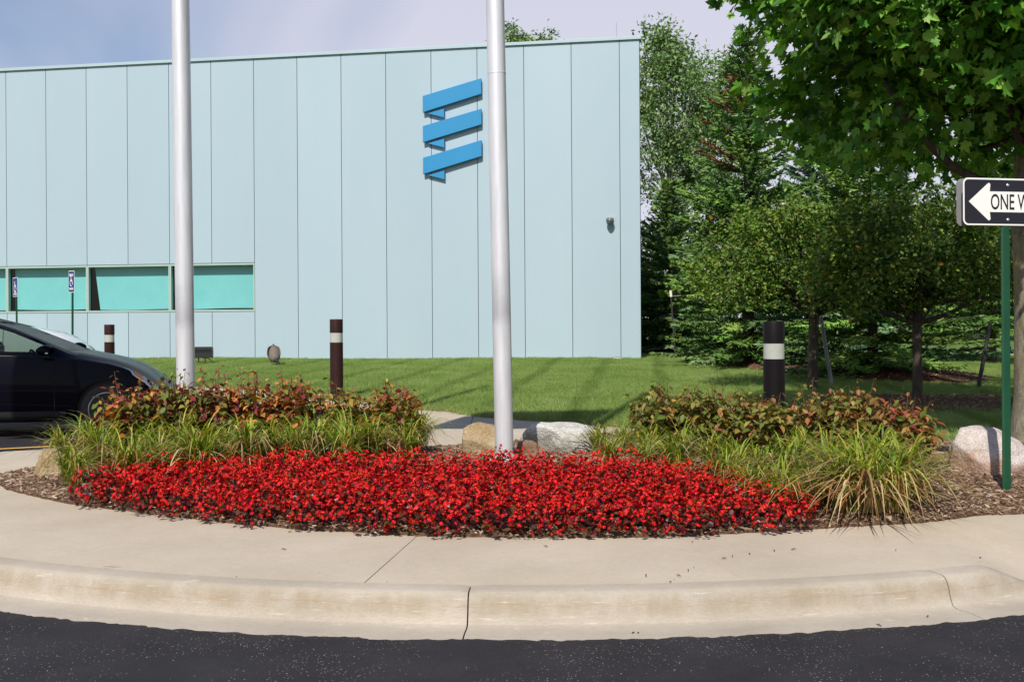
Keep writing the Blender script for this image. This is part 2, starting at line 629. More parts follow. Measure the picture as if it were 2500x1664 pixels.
def mat_bark(name, c1, c2, lich=None, scale=18.0):
    m, N, L, out = newmat(name)
    b = N.new('ShaderNodeBsdfPrincipled')
    g = N.new('ShaderNodeNewGeometry').outputs['Position']
    s = scaled(N, L, g, (1, 1, 0.28))
    base = ramp(N, L, noise(N, L, s, scale, 8, 0.7), [(0.32, c1), (0.66, c2)])
    if lich:
        f = ramp(N, L, noise(N, L, g, 7.0, 6, 0.7), [(0.48, 0.0), (0.62, 1.0)])
        base = mix(N, L, mathn(N, L, 'MULTIPLY', f, 0.6), base, lich)
        f2 = ramp(N, L, noise(N, L, g, 55.0, 3, 0.7), [(0.60, 0.0), (0.66, 1.0)])
        base = mix(N, L, mathn(N, L, 'MULTIPLY', f2, 0.55), base, (0.42, 0.43, 0.36))
    L.new(base, b.inputs['Base Color'])
    b.inputs['Roughness'].default_value = 0.95
    b.inputs['Specular IOR Level'].default_value = 0.1
    bp = N.new('ShaderNodeBump'); bp.inputs['Strength'].default_value = 0.8; bp.inputs['Distance'].default_value = 0.015
    L.new(noise(N, L, s, scale * 1.6, 6, 0.7), bp.inputs['Height'])
    L.new(bp.outputs['Normal'], b.inputs['Normal'])
    L.new(b.outputs[0], out.inputs[0])
    return m


M_ASPH = mat_asphalt()
M_CONC = mat_concrete('sidewalk_concrete', (0.440, 0.370, 0.285), (0.535, 0.456, 0.360))
M_CURB = mat_concrete('curb_concrete', (0.345, 0.300, 0.242), (0.455, 0.400, 0.332), curb=True)
M_LAWN = mat_grass('lawn_soil', False)
M_GRASS = mat_grass('grass_blades', True)
M_MULCH = mat_mulch('mulch_base', False)
M_CHIP = mat_mulch('mulch_chips', True)
M_EARTH = principled('joint_earth', (0.17, 0.135, 0.095), 0.95, var=0.3, scale=30)
M_FARGRASS = principled('far_grass', (0.10, 0.17, 0.04), 0.9, var=0.25, scale=0.5)
M_YELLOW = principled('yellow_paint', (0.70, 0.42, 0.09), 0.7, var=0.18, scale=25)
# ------------------------------------------------------------------ the setting
CX, CY = 0.18, 11.9                      # centre of the island's curved front
R_ASPH, R_BACK = 7.0, 6.58
bed_front = [(-4.22, 9.10), (-4.19, 8.95), (-4.09, 8.75), (-3.87, 8.45), (-3.53, 8.11), (-3.14, 7.77), (-2.74, 7.52), (-2.26, 7.24), (-1.87, 7.01), (-1.27, 6.73),
             (-0.59, 6.53), (-0.01, 6.45), (0.75, 6.43), (1.28, 6.52), (2.12, 6.74), (2.53, 6.83), (2.73, 6.95), (2.99, 7.08), (3.28, 7.12), (3.7, 7.40), (4.2, 7.90), (4.8, 8.70), (5.4, 9.85), (5.7, 10.74)]
bed_back = [(-4.22, 9.12), (-4.19, 9.30), (-4.09, 9.47), (-3.8, 9.72), (-3.3, 10.1), (-2.6, 10.45), (-0.6, 10.95), (0.4, 11.6), (1.28, 12.2), (2.0, 12.45), (2.7, 12.2), (3.6, 11.35), (4.4, 10.95), (5.5, 10.78), (5.7, 10.76)]
lawn_edge = [(-30, 29.6), (-14, 23.6), (-9, 21.9), (-6, 20.3), (-4.5, 19.2)]
for u, v in ((759, 973), (844, 981), (885, 983), (1027, 1000), (1100, 1004.5), (1142, 1012), (1203, 1018), (1356, 1027), (1483, 1037), (1580, 1041)):
    p = P(u, v, 0.215)
    lawn_edge.append((p.x, p.y))
lawn_edge += [(2.3, 12.50), (2.7, 12.22), (3.6, 11.37), (4.4, 10.97), (5.5, 10.77), (7.5, 10.72), (40, 10.6)]
lot_edge = [(-30, 0.5), (-8, 9.35), (-5.0, 10.80), (-4.5, 11.02), (-4.2, 11.25), (-3.95, 11.6), (-3.85, 12.0)]


def interp(tab, x):
    a = np.asarray(tab)
    return float(np.interp(x, a[:, 0], a[:, 1]))


def conc_z(x, y):
    return 0.152 + 0.009 * max(0.0, y - 9.0)


def lawn_z(x, y):
    y0 = interp(lawn_edge, x)
    base = conc_z(x, y0) + 0.012
    wall_y = 30.83 - (x + 14.07) * math.tan(math.radians(10.1))
    far = min(max((y - y0) / max(wall_y - y0, 1.0), 0.0), 1.0) if x < 4 else min(max((y - y0) / 17.0, 0.0), 1.0)
    w = min(max((x - 4.0) / 6.0, 0.0), 1.0)
    top = 0.44 * (1 - w) + 0.34 * w
    return base + (top - base) * (far ** 0.85) + 0.02 * math.sin(x * 0.7 + 1) * math.sin(y * 0.5) * far


def bed_z(x, y):
    y0, y1 = interp(bed_front, x), interp(bed_back, x)
    if y1 - y0 < 0.02: return 0.165
    s = min(max((y - y0) / (y1 - y0), 0.0), 1.0)
    k = min(1.0, (y1 - y0) / 2.0)
    zc = conc_z(x, y1) * s + 0.158 * (1 - s)
    return zc + 0.012 + 0.12 * k * math.sin(PI * s) ** 0.75


def ground_z(x, y):
    if -4.2 < x < 5.7 and interp(bed_front, x) < y < interp(bed_back, x): return bed_z(x, y)
    return lawn_z(x, y)


def strip(name, xs, ylo, yhi, zf, n, mat, kind='structure', noise_amp=0.0, skirt=0.0, power=1.0):
    rows = []
    for x in xs:
        a, b = ylo(x), yhi(x)
        col = []
        for k in range(n + 1):
            s = (k / n) ** power
            y = a + (b - a) * s
            col.append((x, y, zf(x, y) + (rnd.uniform(-1, 1) * noise_amp if 0 < k < n else 0)))
        if skirt:
            col = [(x, a, col[0][2] - skirt)] + col + [(x, b, col[-1][2] - skirt)]
        rows.append(col)
    mb = MB().grid(rows)
    o = mb.build(name, mat, smooth=60)
    if o.data.polygons[len(o.data.polygons) // 2].normal.z < 0:
        o.data.flip_normals()
    tag(o, kind=kind)
    return o


# base sheet out to the horizon
mb = MB()
mb.add([(-2500, -300, -0.14), (2500, -300, -0.14), (2500, 4500, -0.14), (-2500, 4500, -0.14)], [(0, 1, 2, 3)])
tag(mb.build('ground', M_FARGRASS), kind='structure')

# near road: its edge against the gutter is ragged
angs = np.linspace(math.radians(-172), math.radians(-8), 900)
rows = []
for r, jit in ((R_ASPH, 0.007), (R_ASPH + 0.05, 0.0), (R_ASPH + 0.6, 0.0), (R_ASPH + 2.5, 0), (R_ASPH + 10, 0), (R_ASPH + 60, 0)):
    row = []
    ph = 0
    for i, a in enumerate(angs):
        if jit: ph = 0.75 * ph + rnd.gauss(0, jit)
        rr = r + (ph if jit else 0)
        row.append((CX + rr * math.cos(a), CY + rr * math.sin(a), (0.006 if r == R_ASPH else 0.0095) if r < R_ASPH + 0.3 else 0.008))
    rows.append(row)
o = MB().grid(rows).build('road', M_ASPH, smooth=60)
if o.data.polygons[0].normal.z < 0: o.data.flip_normals()
tag(o, kind='structure')

# earth under the slabs
mb = MB()
mb.add([(CX + 6.95 * math.cos(a), CY + 6.95 * math.sin(a), -0.03) for a in np.linspace(math.radians(-178), math.radians(-2), 60)] + [(9, 14, -0.03), (-4.0, 14, -0.03), (-4.0, 11.7, -0.03), (-9, 9.2, -0.03)], [tuple(range(64))])
tag(mb.build('sub_base', M_EARTH), kind='structure')


def ramp_f(x):                            # the curb drops to a ramp at the right-hand end
    t = min(max((x - 2.36) / 0.40, 0.0), 1.0)
    return t * t * (3 - 2 * t)


# curb: sections with joints, swept along the arc
curb_root = tag(empty('curb', (0, 0, 0)), kind='structure')
prof = [(7.0, 0.0), (6.90, 0.006), (6.80, 0.002), (6.768, 0.010), (6.752, 0.045), (6.738, 0.095), (6.724, 0.130), (6.710, 0.1445), (6.690, 0.1510), (6.585, 0.1525), (6.585, -0.02)]


def x2ang(x, r):
    return -math.acos((x - CX) / r)


joints = [-6.2, -3.15, -0.205, 2.10, 5.8]
for i in range(len(joints) - 1):
    a0, a1 = x2ang(joints[i], R_BACK) + 0.0005, x2ang(joints[i + 1], R_BACK) - 0.0005
    n = int(abs(a1 - a0) / 0.008)
    rows = []
    for k in range(n + 1):
        a = a0 + (a1 - a0) * k / n
        row = []
        edge = 0.010 if k in (0, n) else 0.0
        for r, z in prof:
            x = CX + r * math.cos(a)
            f = 1 - 0.80 * ramp_f(x)
            zz = z * f if z > 0.012 else z
            jit = rnd.gauss(0, 0.0009)
            row.append((CX + (r + jit - (edge if 6.60 < r < 6.76 else 0) * 0.3) * math.cos(a), CY + (r + jit) * math.sin(a), zz - (edge * 0.6 if z > 0.1 else 0)))
        rows.append(row)
    mb = MB().grid(rows)
    nn = len(prof)
    mb.f.append(tuple(range(nn))); mb.m.append(0)
    mb.f.append(tuple(range(n * nn, (n + 1) * nn))); mb.m.append(0)
    mb.build('curb_section', M_CURB, curb_root, smooth=35)

# front sidewalk slabs between curb and bed
walk_root = tag(empty('sidewalk', (0, 0, 0)), kind='structure')


def inner_r(a):
    for r in np.arange(6.4, 2.5, -0.01):
        x, y = CX + r * math.cos(a), CY + r * math.sin(a)
        if -4.2 < x < 5.7 and y > interp(bed_front, x) + 0.04: return r
        if x <= -4.15 and r < 5.1: return 5.1
    return 5.1


sj = [-5.9, -4.25, -2.52, -0.73, 1.12, 2.95, 4.7, 6.2]
for i in range(len(sj) - 1):
    g0, g1 = (0.0004 if abs(q_ + 0.73) < .01 else 0.00008 for q_ in (sj[i], sj[i + 1]))
    a0, a1 = x2ang(sj[i], R_BACK) + g0, x2ang(sj[i + 1], R_BACK) - g1
    n = max(8, int(abs(a1 - a0) / 0.02))
    rows = []
    for k in range(n + 1):
        a = a0 + (a1 - a0) * k / n
        r0, r1 = R_BACK - 0.004, inner_r(a)
        row = []
        for q in range(9):
            r = r0 + (r1 - r0) * q / 8
            x, y = CX + r * math.cos(a), CY + r * math.sin(a)
            fall = ramp_f(x) * max(0.0, 1 - q / 6.0)
            z = 0.1505 + 0.006 * q / 8 - 0.118 * fall - (0.003 if (k == 0 and g0 > .0003) or (k == n and g1 > .0003) or q == 0 else 0)
            row.append((x, y, z))
        row = [(row[0][0], row[0][1], row[0][2] - 0.10)] + row + [(row[-1][0], row[-1][1], row[-1][2] - 0.10)]
        rows.append(row)
    mb = MB().grid(rows)
    mb.f.append(tuple(range(11))); mb.m.append(0)
    mb.f.append(tuple(range(n * 11, (n + 1) * 11))); mb.m.append(0)
    mb.build('slab', M_CONC, walk_root, smooth=30)


# back of the island: slabs from the bed to the parking lot and the lawn
def back_lo(x):
    return 8.9 if x < -4.2 else interp(bed_back, x) - 0.10


def back_hi(x):
    return interp(lot_edge, x) if x < -3.86 else interp(lawn_edge, x) + 0.05


bj = [-9.0, -6.4, -4.9, -3.87, -3.0, -1.75, -0.5, 0.75, 2.05]
for i in range(len(bj) - 1):
    xs = np.linspace(bj[i] + 0.004, bj[i + 1] - 0.004, 8)
    ycut = [0.0, 0.30, 0.55, 0.78, 1.0] if i >= 3 else [0.0, 0.5, 1.0]
    for c in range(len(ycut) - 1):
        def ya(x, c=c): return back_lo(x) + (back_hi(x) - back_lo(x)) * ycut[c] + 0.004
        def yb(x, c=c): return max(ya(x, c) + 0.004, back_lo(x) + (back_hi(x) - back_lo(x)) * ycut[c + 1] - 0.004)
        s_ = strip('slab', xs, ya, yb, lambda x, y: conc_z(x, y) + 0.006, 3, M_CONC, skirt=0.16)
        s_.parent = walk_root
        if 'kind' in s_: del s_['kind']
s_ = strip('slab', np.linspace(-30, -3.88, 40), lambda x: interp(lawn_edge, x) - 1.2, lambda x: interp(lawn_edge, x) + 0.05, lambda x, y: conc_z(x, y), 2, M_CONC, skirt=0.2)
s_.parent = walk_root
if 'kind' in s_: del s_['kind']

# parking lot with yellow stall lines
strip('parking_lot', np.linspace(-30, -3.84, 60), lambda x: interp(lot_edge, x) - 0.05, lambda x: interp(lawn_edge, x) - 1.15, lambda x, y: 0.0, 4, M_ASPH)


def lot_line(pa, pb, w=0.10):
    a, b = Vector(pa), Vector(pb)
    t = (b - a).normalized(); s = Vector((-t.y, t.x, 0)) * w / 2
    mb = MB()
    mb.add([a - s, b - s, b + s, a + s], [(0, 1, 2, 3)])
    return tag(mb.build('painted_line', M_YELLOW), kind='structure')


def ext(u1, v1, u2, v2, z, k0, k1):
    a, b = P(u1, v1, z), P(u2, v2, z)
    d = b - a
    return a - d * k0, b + d * k1


lot_line(*ext(0, 1095, 232, 1083, 0.005, 3.0, 0.3))
lot_line(*ext(0, 1056, 97, 1050, 0.005, 6.0, 0.2))

# lawn
lawn_x = np.concatenate([np.linspace(-30, -10, 20), np.linspace(-9.6, 9, 90), np.linspace(9.5, 40, 30)])
lawn = strip('lawn', lawn_x, lambda x: interp(lawn_edge, x), lambda x: 32.0, lawn_z, 60, M_LAWN, skirt=0.06, power=1.3)

# mulch bed
bed_x = np.concatenate([np.linspace(-4.2, -3.5, 25), np.linspace(-3.45, 5.69, 160)])
bed = strip('mulch_bed', bed_x, lambda x: interp(bed_front, x) + rnd.uniform(-0.012, 0.012), lambda x: interp(bed_back, x) + rnd.uniform(-0.02, 0.02), bed_z, 44, M_MULCH, noise_amp=0.008, skirt=0.08)


# mulch rings and mounds under the trees
def mound(name, outline, h, mat, base=lawn_z):
    """outline: closed plan polygon; domed above the lawn"""
    c = np.mean(np.asarray(outline), axis=0)
    pts = []
    n = len(outline)
    dense = []
    for i in range(n):
        a, b = np.asarray(outline[i]), np.asarray(outline[(i + 1) % n])
        for k in range(8):
            dense.append(a + (b - a) * k / 8)
    dense = np.asarray(dense)
    k = np.ones(9) / 9
    for j in range(2):
        ext_ = np.concatenate([dense[-4:, j], dense[:, j], dense[:4, j]])
        dense[:, j] = np.convolve(ext_, k, 'valid')
    rows = []
    for s in (1.0, 0.985, 0.94, 0.86, 0.75, 0.6, 0.42, 0.2, 0.02):
        row = []
        for p in dense:
            q = c + (p - c) * s
            z = base(q[0], q[1]) + (h * (1 - s ** 2) ** 0.8 if s < 1 else 0) + (0.012 if s < 1 else -0.05) + rnd.uniform(-.006, .006)
            row.append((q[0], q[1], z))
        row.append(row[0])
        rows.append(row)
    o = MB().grid(rows).build(name, mat, smooth=70)
    if sum(p.normal.z for p in o.data.polygons) < 0: o.data.flip_normals()
    return tag(o, kind='structure')


def gp(u, v, z=0.33):
    p = P(u, v, z)
    return (p.x, p.y)


M_MULCH2 = mat_mulch('red_mulch', False)
for nd in M_MULCH2.node_tree.nodes:
    if nd.type == 'VALTORGB':
        for e, c in zip(nd.color_ramp.elements, ((0.055, 0.022, 0.012), (0.15, 0.070, 0.040), (0.24, 0.12, 0.07), (0.40, 0.25, 0.16))): e.color = (*c, 1)
mound('mulch_mound', [gp(1775, 899, .36), gp(1900, 914, .36), gp(2040, 924, .36), gp(2200, 926, .36), gp(2330, 930, .36), gp(2420, 928, .36), (9.6, 21.5), (7.5, 22.5), (7.0, 25.5), (5.2, 26.0), (4.6, 24.0)], 0.22, M_MULCH2)
mound('mulch_ring', [gp(1890, 968, .30), gp(1960, 955, .30), gp(2100, 958, .31), gp(2300, 956, .31), gp(2480, 958, .31), (9.5, 15.6), (9.3, 13.9), gp(2460, 1000, .29), gp(2250, 1000, .29), gp(2050, 1000, .29), gp(1900, 990, .29)], 0.05, M_MULCH2)

# far service road with a pale curb, seen past the corner and under the trees
mb = MB()
mb.box((20, 33.0, 0.30), (90, 0.5, 0.20))
c_ = bevel(tag(mb.build('far_curb', principled('far_concrete', (0.50, 0.42, 0.34), 0.9, var=0.1, scale=2)), kind='structure'), 0.03)
mb = MB()
mb.box((20, 32.35, 0.155), (90, 0.8, 0.29))
tag(mb.build('far_road', M_ASPH), kind='structure')
mb = MB()
rows = [[(x, y, 0.40 + 0.012 * (y - 33.2)) for y in (33.2, 36, 42, 60, 110)] for x in np.linspace(-40, 80, 30)]
o = mb.grid(rows).build('far_lawn', M_FARGRASS)
if o.data.polygons[0].normal.z < 0: o.data.flip_normals()
tag(o, kind='structure')


# grass blades and mulch chips: too many to count
def gn_scatter(host, inst, density, smin, smax, tilt, seed=0):
    ng = bpy.data.node_groups.new('scatter', 'GeometryNodeTree')
    ng.interface.new_socket('Geometry', in_out='INPUT', socket_type='NodeSocketGeometry')
    ng.interface.new_socket('Geometry', in_out='OUTPUT', socket_type='NodeSocketGeometry')
    N, L = ng.nodes, ng.links
    gi, go = N.new('NodeGroupInput'), N.new('NodeGroupOutput')
    dp = N.new('GeometryNodeDistributePointsOnFaces')
    dp.inputs['Density'].default_value = density
    dp.inputs['Seed'].default_value = seed
    oi = N.new('GeometryNodeObjectInfo')
    oi.inputs['Object'].default_value = inst
    ip = N.new('GeometryNodeInstanceOnPoints')
    rv = N.new('FunctionNodeRandomValue'); rv.data_type = 'FLOAT_VECTOR'
    rv.inputs[0].default_value = (-tilt, -tilt, 0); rv.inputs[1].default_value = (tilt, tilt, 6.283)
    rs = N.new('FunctionNodeRandomValue'); rs.data_type = 'FLOAT'
    rs.inputs[2].default_value = smin; rs.inputs[3].default_value = smax
    L.new(gi.outputs[0], dp.inputs['Mesh'])
    L.new(dp.outputs['Points'], ip.inputs['Points'])
    L.new(oi.outputs['Geometry'], ip.inputs['Instance'])
    L.new(rv.outputs[0], ip.inputs['Rotation'])
    L.new(rs.outputs[1], ip.inputs['Scale'])
    L.new(ip.outputs[0], go.inputs[0])
    md = host.modifiers.new('scatter', 'NODES')
    md.node_group = ng
    return host


def tuft_mesh():
    n = 46
    vs, fs = [], []
    for i in range(n):
        x, y = rnd.uniform(-.10, .10), rnd.uniform(-.10, .10)
        a = rnd.uniform(0, 2 * PI); w = rnd.uniform(.0022, .0038); h = rnd.uniform(.028, .055)
        dx, dy = math.cos(a) * w, math.sin(a) * w
        lx, ly = rnd.gauss(0, .022), rnd.gauss(0, .022)
        b = len(vs)
        vs += [(x - dx, y - dy, -.004), (x + dx, y + dy, -.004), (x + lx, y + ly, h)]
        fs.append((b, b + 1, b + 2))
    me = bpy.data.meshes.new('grass_tuft'); me.from_pydata(vs, [], fs); me.materials.append(M_GRASS)
    return bpy.data.objects.new('grass_tuft', me)


def chip_mesh(name, mat):
    vs = [(-.5, -.13, 0), (.5, -.10, 0), (.46, .12, .0), (-.46, .10, 0), (-.48, -.10, .10), (.44, -.08, .09), (.42, .09, .10), (-.42, .08, .09)]
    me = bpy.data.meshes.new(name)
    me.from_pydata(vs, [], [(0, 3, 2, 1), (4, 5, 6, 7), (0, 1, 5, 4), (1, 2, 6, 5), (2, 3, 7, 6), (3, 0, 4, 7)])
    me.materials.append(mat)
    return bpy.data.objects.new(name, me)


def cut_copy(src, name, keep, kind='stuff'):
    me = src.data.copy()
    bm = bmesh.new(); bm.from_mesh(me)
    bmesh.ops.delete(bm, geom=[f for f in bm.faces if not keep(f.calc_center_median()) or abs(f.normal.z) < 0.6], context='FACES')
    bm.to_mesh(me); bm.free()
    o = bpy.data.objects.new(name, me)
    return tag(link(o), kind=kind)


def visible(c):
    if c.y < 1: return False
    u = U0 + F_PX * c.x / c.y
    return -500 < u < 3100


def lawn_keep(c):
    wall_y = 30.83 - (c.x + 14.07) * math.tan(math.radians(10.1))
    return visible(c) and (c.y < wall_y if c.x < 3.4 else c.y < 31)


g = cut_copy(lawn, 'grass', lawn_keep)
tag(gn_scatter(g, tuft_mesh(), 150.0, 0.75, 1.25, 0.25, 3), 'short mown green lawn grass between path and wall', 'grass')
chip = chip_mesh('wood_chip', M_CHIP)
g = cut_copy(bed, 'mulch_chips', visible)
tag(gn_scatter(g, chip, 1500.0, 0.018, 0.062, 0.45, 5), 'shredded brown wood mulch covering the planting bed', 'mulch')
M_CHIP2 = mat_mulch('red_chips', True, 0.72)
for nm in ('mulch_mound', 'mulch_ring'):
    g = cut_copy(bpy.data.objects[nm], 'mulch_chips', visible)
    tag(gn_scatter(g, chip_mesh('bark_chip', M_CHIP2), 220.0, 0.025, 0.075, 0.4, 9), 'red-brown bark chips under the spruces' if nm == 'mulch_mound' else 'dark shaded bark chips around the two small tree trunks', 'mulch')
# dried grass fringe where the edger runs along the walk
M_STRAW = principled('straw_blades', (0.30, 0.21, 0.09), 0.8, var=0.45, scale=60)
st_ = tuft_mesh(); st_.data.materials.clear(); st_.data.materials.append(M_STRAW)
fr_ = strip('dry_grass_fringe', np.linspace(-5.5, 2.3, 60), lambda x: interp(lawn_edge, x) + 0.0, lambda x: interp(lawn_edge, x) + 0.10, lambda x, y: lawn_z(x, y) + 0.004, 2, M_STRAW, kind='stuff')
tag(gn_scatter(fr_, st_, 260.0, 0.5, 0.9, 0.5, 12), 'dry straw-coloured grass fringe along the lawn edge', 'grass')

# ------------------------------------------------------------------ office building
TH = math.radians(10.1)
WX, WY = -14.0754, 30.8346
M_PANEL, NP_, LP_, op_ = newmat('blue_metal_panel')
b_ = NP_.new('ShaderNodeBsdfPrincipled')
g_ = NP_.new('ShaderNodeNewGeometry').outputs['Position']
oi_ = NP_.new('ShaderNodeObjectInfo').outputs['Random']
pc_ = ramp(NP_, LP_, noise(NP_, LP_, scaled(NP_, LP_, g_, (1, 1, 0.25)), 0.6, 5), [(0.25, (0.360, 0.462, 0.525)), (0.75, (0.385, 0.489, 0.548))])
pc_ = mix(NP_, LP_, 1.0, pc_, ramp(NP_, LP_, oi_, [(0.0, 0.975), (1.0, 1.02)]), 'MULTIPLY')
st_ = ramp(NP_, LP_, noise(NP_, LP_, scaled(NP_, LP_, g_, (3, 3, 0.12)), 2.0, 6), [(0.55, 0.0), (0.8, 1.0)])
pc_ = mix(NP_, LP_, mathn(NP_, LP_, 'MULTIPLY', st_, 0.10), pc_, (0.33, 0.42, 0.44))
LP_.new(pc_, b_.inputs['Base Color'])
b_.inputs['Roughness'].default_value = 0.48
b_.inputs['Specular IOR Level'].default_value = 0.35
bp_ = NP_.new('ShaderNodeBump'); bp_.inputs['Strength'].default_value = 0.16; bp_.inputs['Distance'].default_value = 0.05
LP_.new(noise(NP_, LP_, g_, 0.8, 2), bp_.inputs['Height'])
LP_.new(bp_.outputs['Normal'], b_.inputs['Normal'])
LP_.new(b_.outputs[0], op_.inputs[0])
M_COPE = principled('coping_metal', (0.38, 0.50, 0.53), 0.45, var=0.04, scale=0.8)
M_GAP = principled('panel_gap', (0.12, 0.16, 0.17), 0.8)
M_FRAME = principled('window_frame', (0.36, 0.47, 0.42), 0.45, var=0.05, scale=2)
M_BLIND = principled('roller_blind', (0.78, 0.80, 0.78), 0.9, var=0.03, scale=2)
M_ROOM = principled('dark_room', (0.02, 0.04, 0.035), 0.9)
M_GLASS = mat_glass('tinted_glass', (0.47, 0.79, 0.80), 0.05)

bld = empty('office_building', (WX, WY, 0.0), -TH)
tag(bld, 'long pale blue metal-panel building with a flat roof', 'building')
ZB, ZT, ZC = 0.445, 8.452, 8.535
W0, W1 = 1.717, 3.008
SL, SR = -12.2, 17.585
GAP = 0.012
# inner wall behind the panels, with the ribbon window left open; sides, back, roof
mb = MB()
for z0, z1, s0, s1 in ((0.0, W0, SL, SR), (W1, ZT, SL, SR), (W0, W1, 7.30, SR)):
    mb.box(((s0 + s1) / 2, 0.17, (z0 + z1) / 2), (s1 - s0 - 0.02, 0.22, z1 - z0))
mb.build('wall', M_GAP, bld)
mb = MB()
mb.box((0, 9.1, 0), (0.2, 18.0, ZT - 0.02), mat=Matrix.Translation((SR - 0.13, 0.15, ZT / 2)) @ Matrix.Rotation(math.radians(9), 4, 'Z'))
mb.box((SL + 0.1, 9.3, ZT / 2), (0.2, 18.0, ZT - 0.02))
mb.box(((SL + SR) / 2 - 3, 18.4, ZT / 2), (SR - SL - 6, 0.2, ZT - 0.02))
mb.build('side_wall', M_PANEL, bld)
mb = MB()
mb.box(((SL + SR) / 2 - 3, 9.2, ZT - 0.2), (SR - SL - 6.5, 17.8, 0.2))
mb.build('roof', M_GAP, bld)
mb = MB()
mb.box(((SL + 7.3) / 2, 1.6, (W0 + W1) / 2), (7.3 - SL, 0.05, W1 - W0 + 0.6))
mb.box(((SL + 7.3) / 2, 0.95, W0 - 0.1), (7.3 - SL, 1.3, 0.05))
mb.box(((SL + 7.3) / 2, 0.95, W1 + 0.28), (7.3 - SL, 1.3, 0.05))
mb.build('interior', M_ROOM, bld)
# coping in two lengths
for s0, s1 in ((SL - 0.02, 13.86), (13.866, SR + 0.04)):
    mb = MB().box(((s0 + s1) / 2, 0.16, (ZT + 0.003 + ZC) / 2), (s1 - s0, 0.42, ZC - ZT - 0.003))
    bevel(mb.build('coping', M_COPE, bld), 0.006)
mb = MB().box(((SL + SR) / 2, 0.06, 0.395), (SR - SL, 0.14, 0.09))
mb.build('base_trim', principled('base_trim', (0.62, 0.66, 0.66), 0.6), bld)
panel_cache = {}


def panel(s0, s1, z0, z1):
    key = (round(s1 - s0, 3), round(z1 - z0, 3))
    if key not in panel_cache:
        o = MB().box((0, 0, 0), (s1 - s0 - GAP, 0.05, z1 - z0)).build('panel', M_PANEL, bld)
        bevel(o, 0.006, 2)
        panel_cache[key] = o
    else:
        o = panel_cache[key].copy()
        COL.objects.link(o)
        o.parent = bld
    o.location = ((s0 + s1) / 2, 0.025, (z0 + z1) / 2)
    return o


n = -10
while n < 15:
    s0 = n * 1.22
    s1 = min(s0 + 1.22, SR)
    if n < 6:
        panel(s0, s1, ZB, W0 - 0.012)
        panel(s0, s1, W1 + 0.012, ZT)
    else:
        panel(s0, s1, ZB, ZT)
    n += 1
# ribbon window: four lights in view, each with frame, pane and roller blind
FR = 0.052
for k, (s0, s1, tilt, lift) in enumerate(((-12.2, -2.44, 0, 0.02), (-2.44, 0.0, 0.0, 0.035), (0.0, 2.44, 0.05, 0.035), (2.44, 4.88, 0.16, 0.02), (4.88, 7.32, 0.03, 0.03))):
    w = MB()
    w.box(((s0 + s1) / 2, 0.06, W0 + 0.025), (s1 - s0, 0.12, 0.05))
    w.box(((s0 + s1) / 2, 0.06, W1 - 0.025), (s1 - s0, 0.12, 0.05))
    w.box((s0 + FR / 4 + 0.008, 0.0598, (W0 + W1) / 2), (FR / 2 + 0.014, 0.1196, W1 - W0 - 0.101))
    w.box((s1 - FR / 4 - 0.008, 0.0598, (W0 + W1) / 2), (FR / 2 + 0.014, 0.1196, W1 - W0 - 0.101))
    win = bevel(w.build('window', M_FRAME, bld), 0.004, 1)
    p = MB().add([(s0 + 0.03, 0.08, W0 + 0.04), (s1 - 0.03, 0.08, W0 + 0.04), (s1 - 0.03, 0.08, W1 - 0.04), (s0 + 0.03, 0.08, W1 - 0.04)], [(0, 1, 2, 3)]).build('pane', M_GLASS, win, recalc=False)
    # blind hangs slightly askew behind the pane, its bottom hem wavy
    rows = []
    nx = 26
    a0, a1 = s0 + 0.085, s1 - 0.055
    for i in range(nx + 1):
        t = i / nx
        row = []
        for j in range(9):
            q = j / 8
            z = W1 - 0.02 - q * (W1 - W0 - 0.075 - lift - 0.012 * math.sin(t * 5 + k))
            x = a0 + (a1 - a0) * t + tilt * q * (1 - t)
            y = 0.25 + 0.010 * math.sin(t * 7 + k * 2) * q * q + 0.012 * q * q * math.sin(t * 17 + k)
            row.append((x, y, z))
        rows.append(row)
    MB().grid(rows).build('blind', M_BLIND, win, smooth=60)


def wall_pt(s, z, off=0.0):
    return Vector((WX + s * math.cos(TH) + off * -math.sin(TH), WY - s * math.sin(TH) - off * math.cos(TH), z))


# blue emblem of three folded ribbons on the wall
M_BLUE = principled('logo_blue', (0.018, 0.235, 0.48), 0.45, var=0.03, scale=1.5)
logo = empty('wall_emblem', wall_pt(12.0, 5.2), -TH)
tag(logo, 'blue wall emblem of three slanted ribbons with folded ends', 'emblem')
LM = Matrix.Identity(4)
for a, b_, c, d in ((7.243, 6.818, 7.232, 7.633), (6.466, 6.043, 6.450, 6.853), (5.647, 5.222, 5.640, 6.051)):
    mb = MB().prism([(0.008, a - 5.2), (0.008, b_ - 5.2), (1.552, c - 5.2), (1.552, d - 5.2)], 0.09, Matrix.Translation((0, -0.135, 0)))
    bevel(mb.build('ribbon', M_BLUE, logo), 0.006, 1)
    t = b_ - 6.818
    mb = MB().prism([(0.125, 6.792 + t - 5.2), (0.568, 6.668 + t - 5.2), (0.568, 6.900 + t - 5.2)], 0.06, Matrix.Translation((0, -0.105, 0)))
    bevel(mb.build('ribbon_fold', M_BLUE, logo), 0.005, 1)

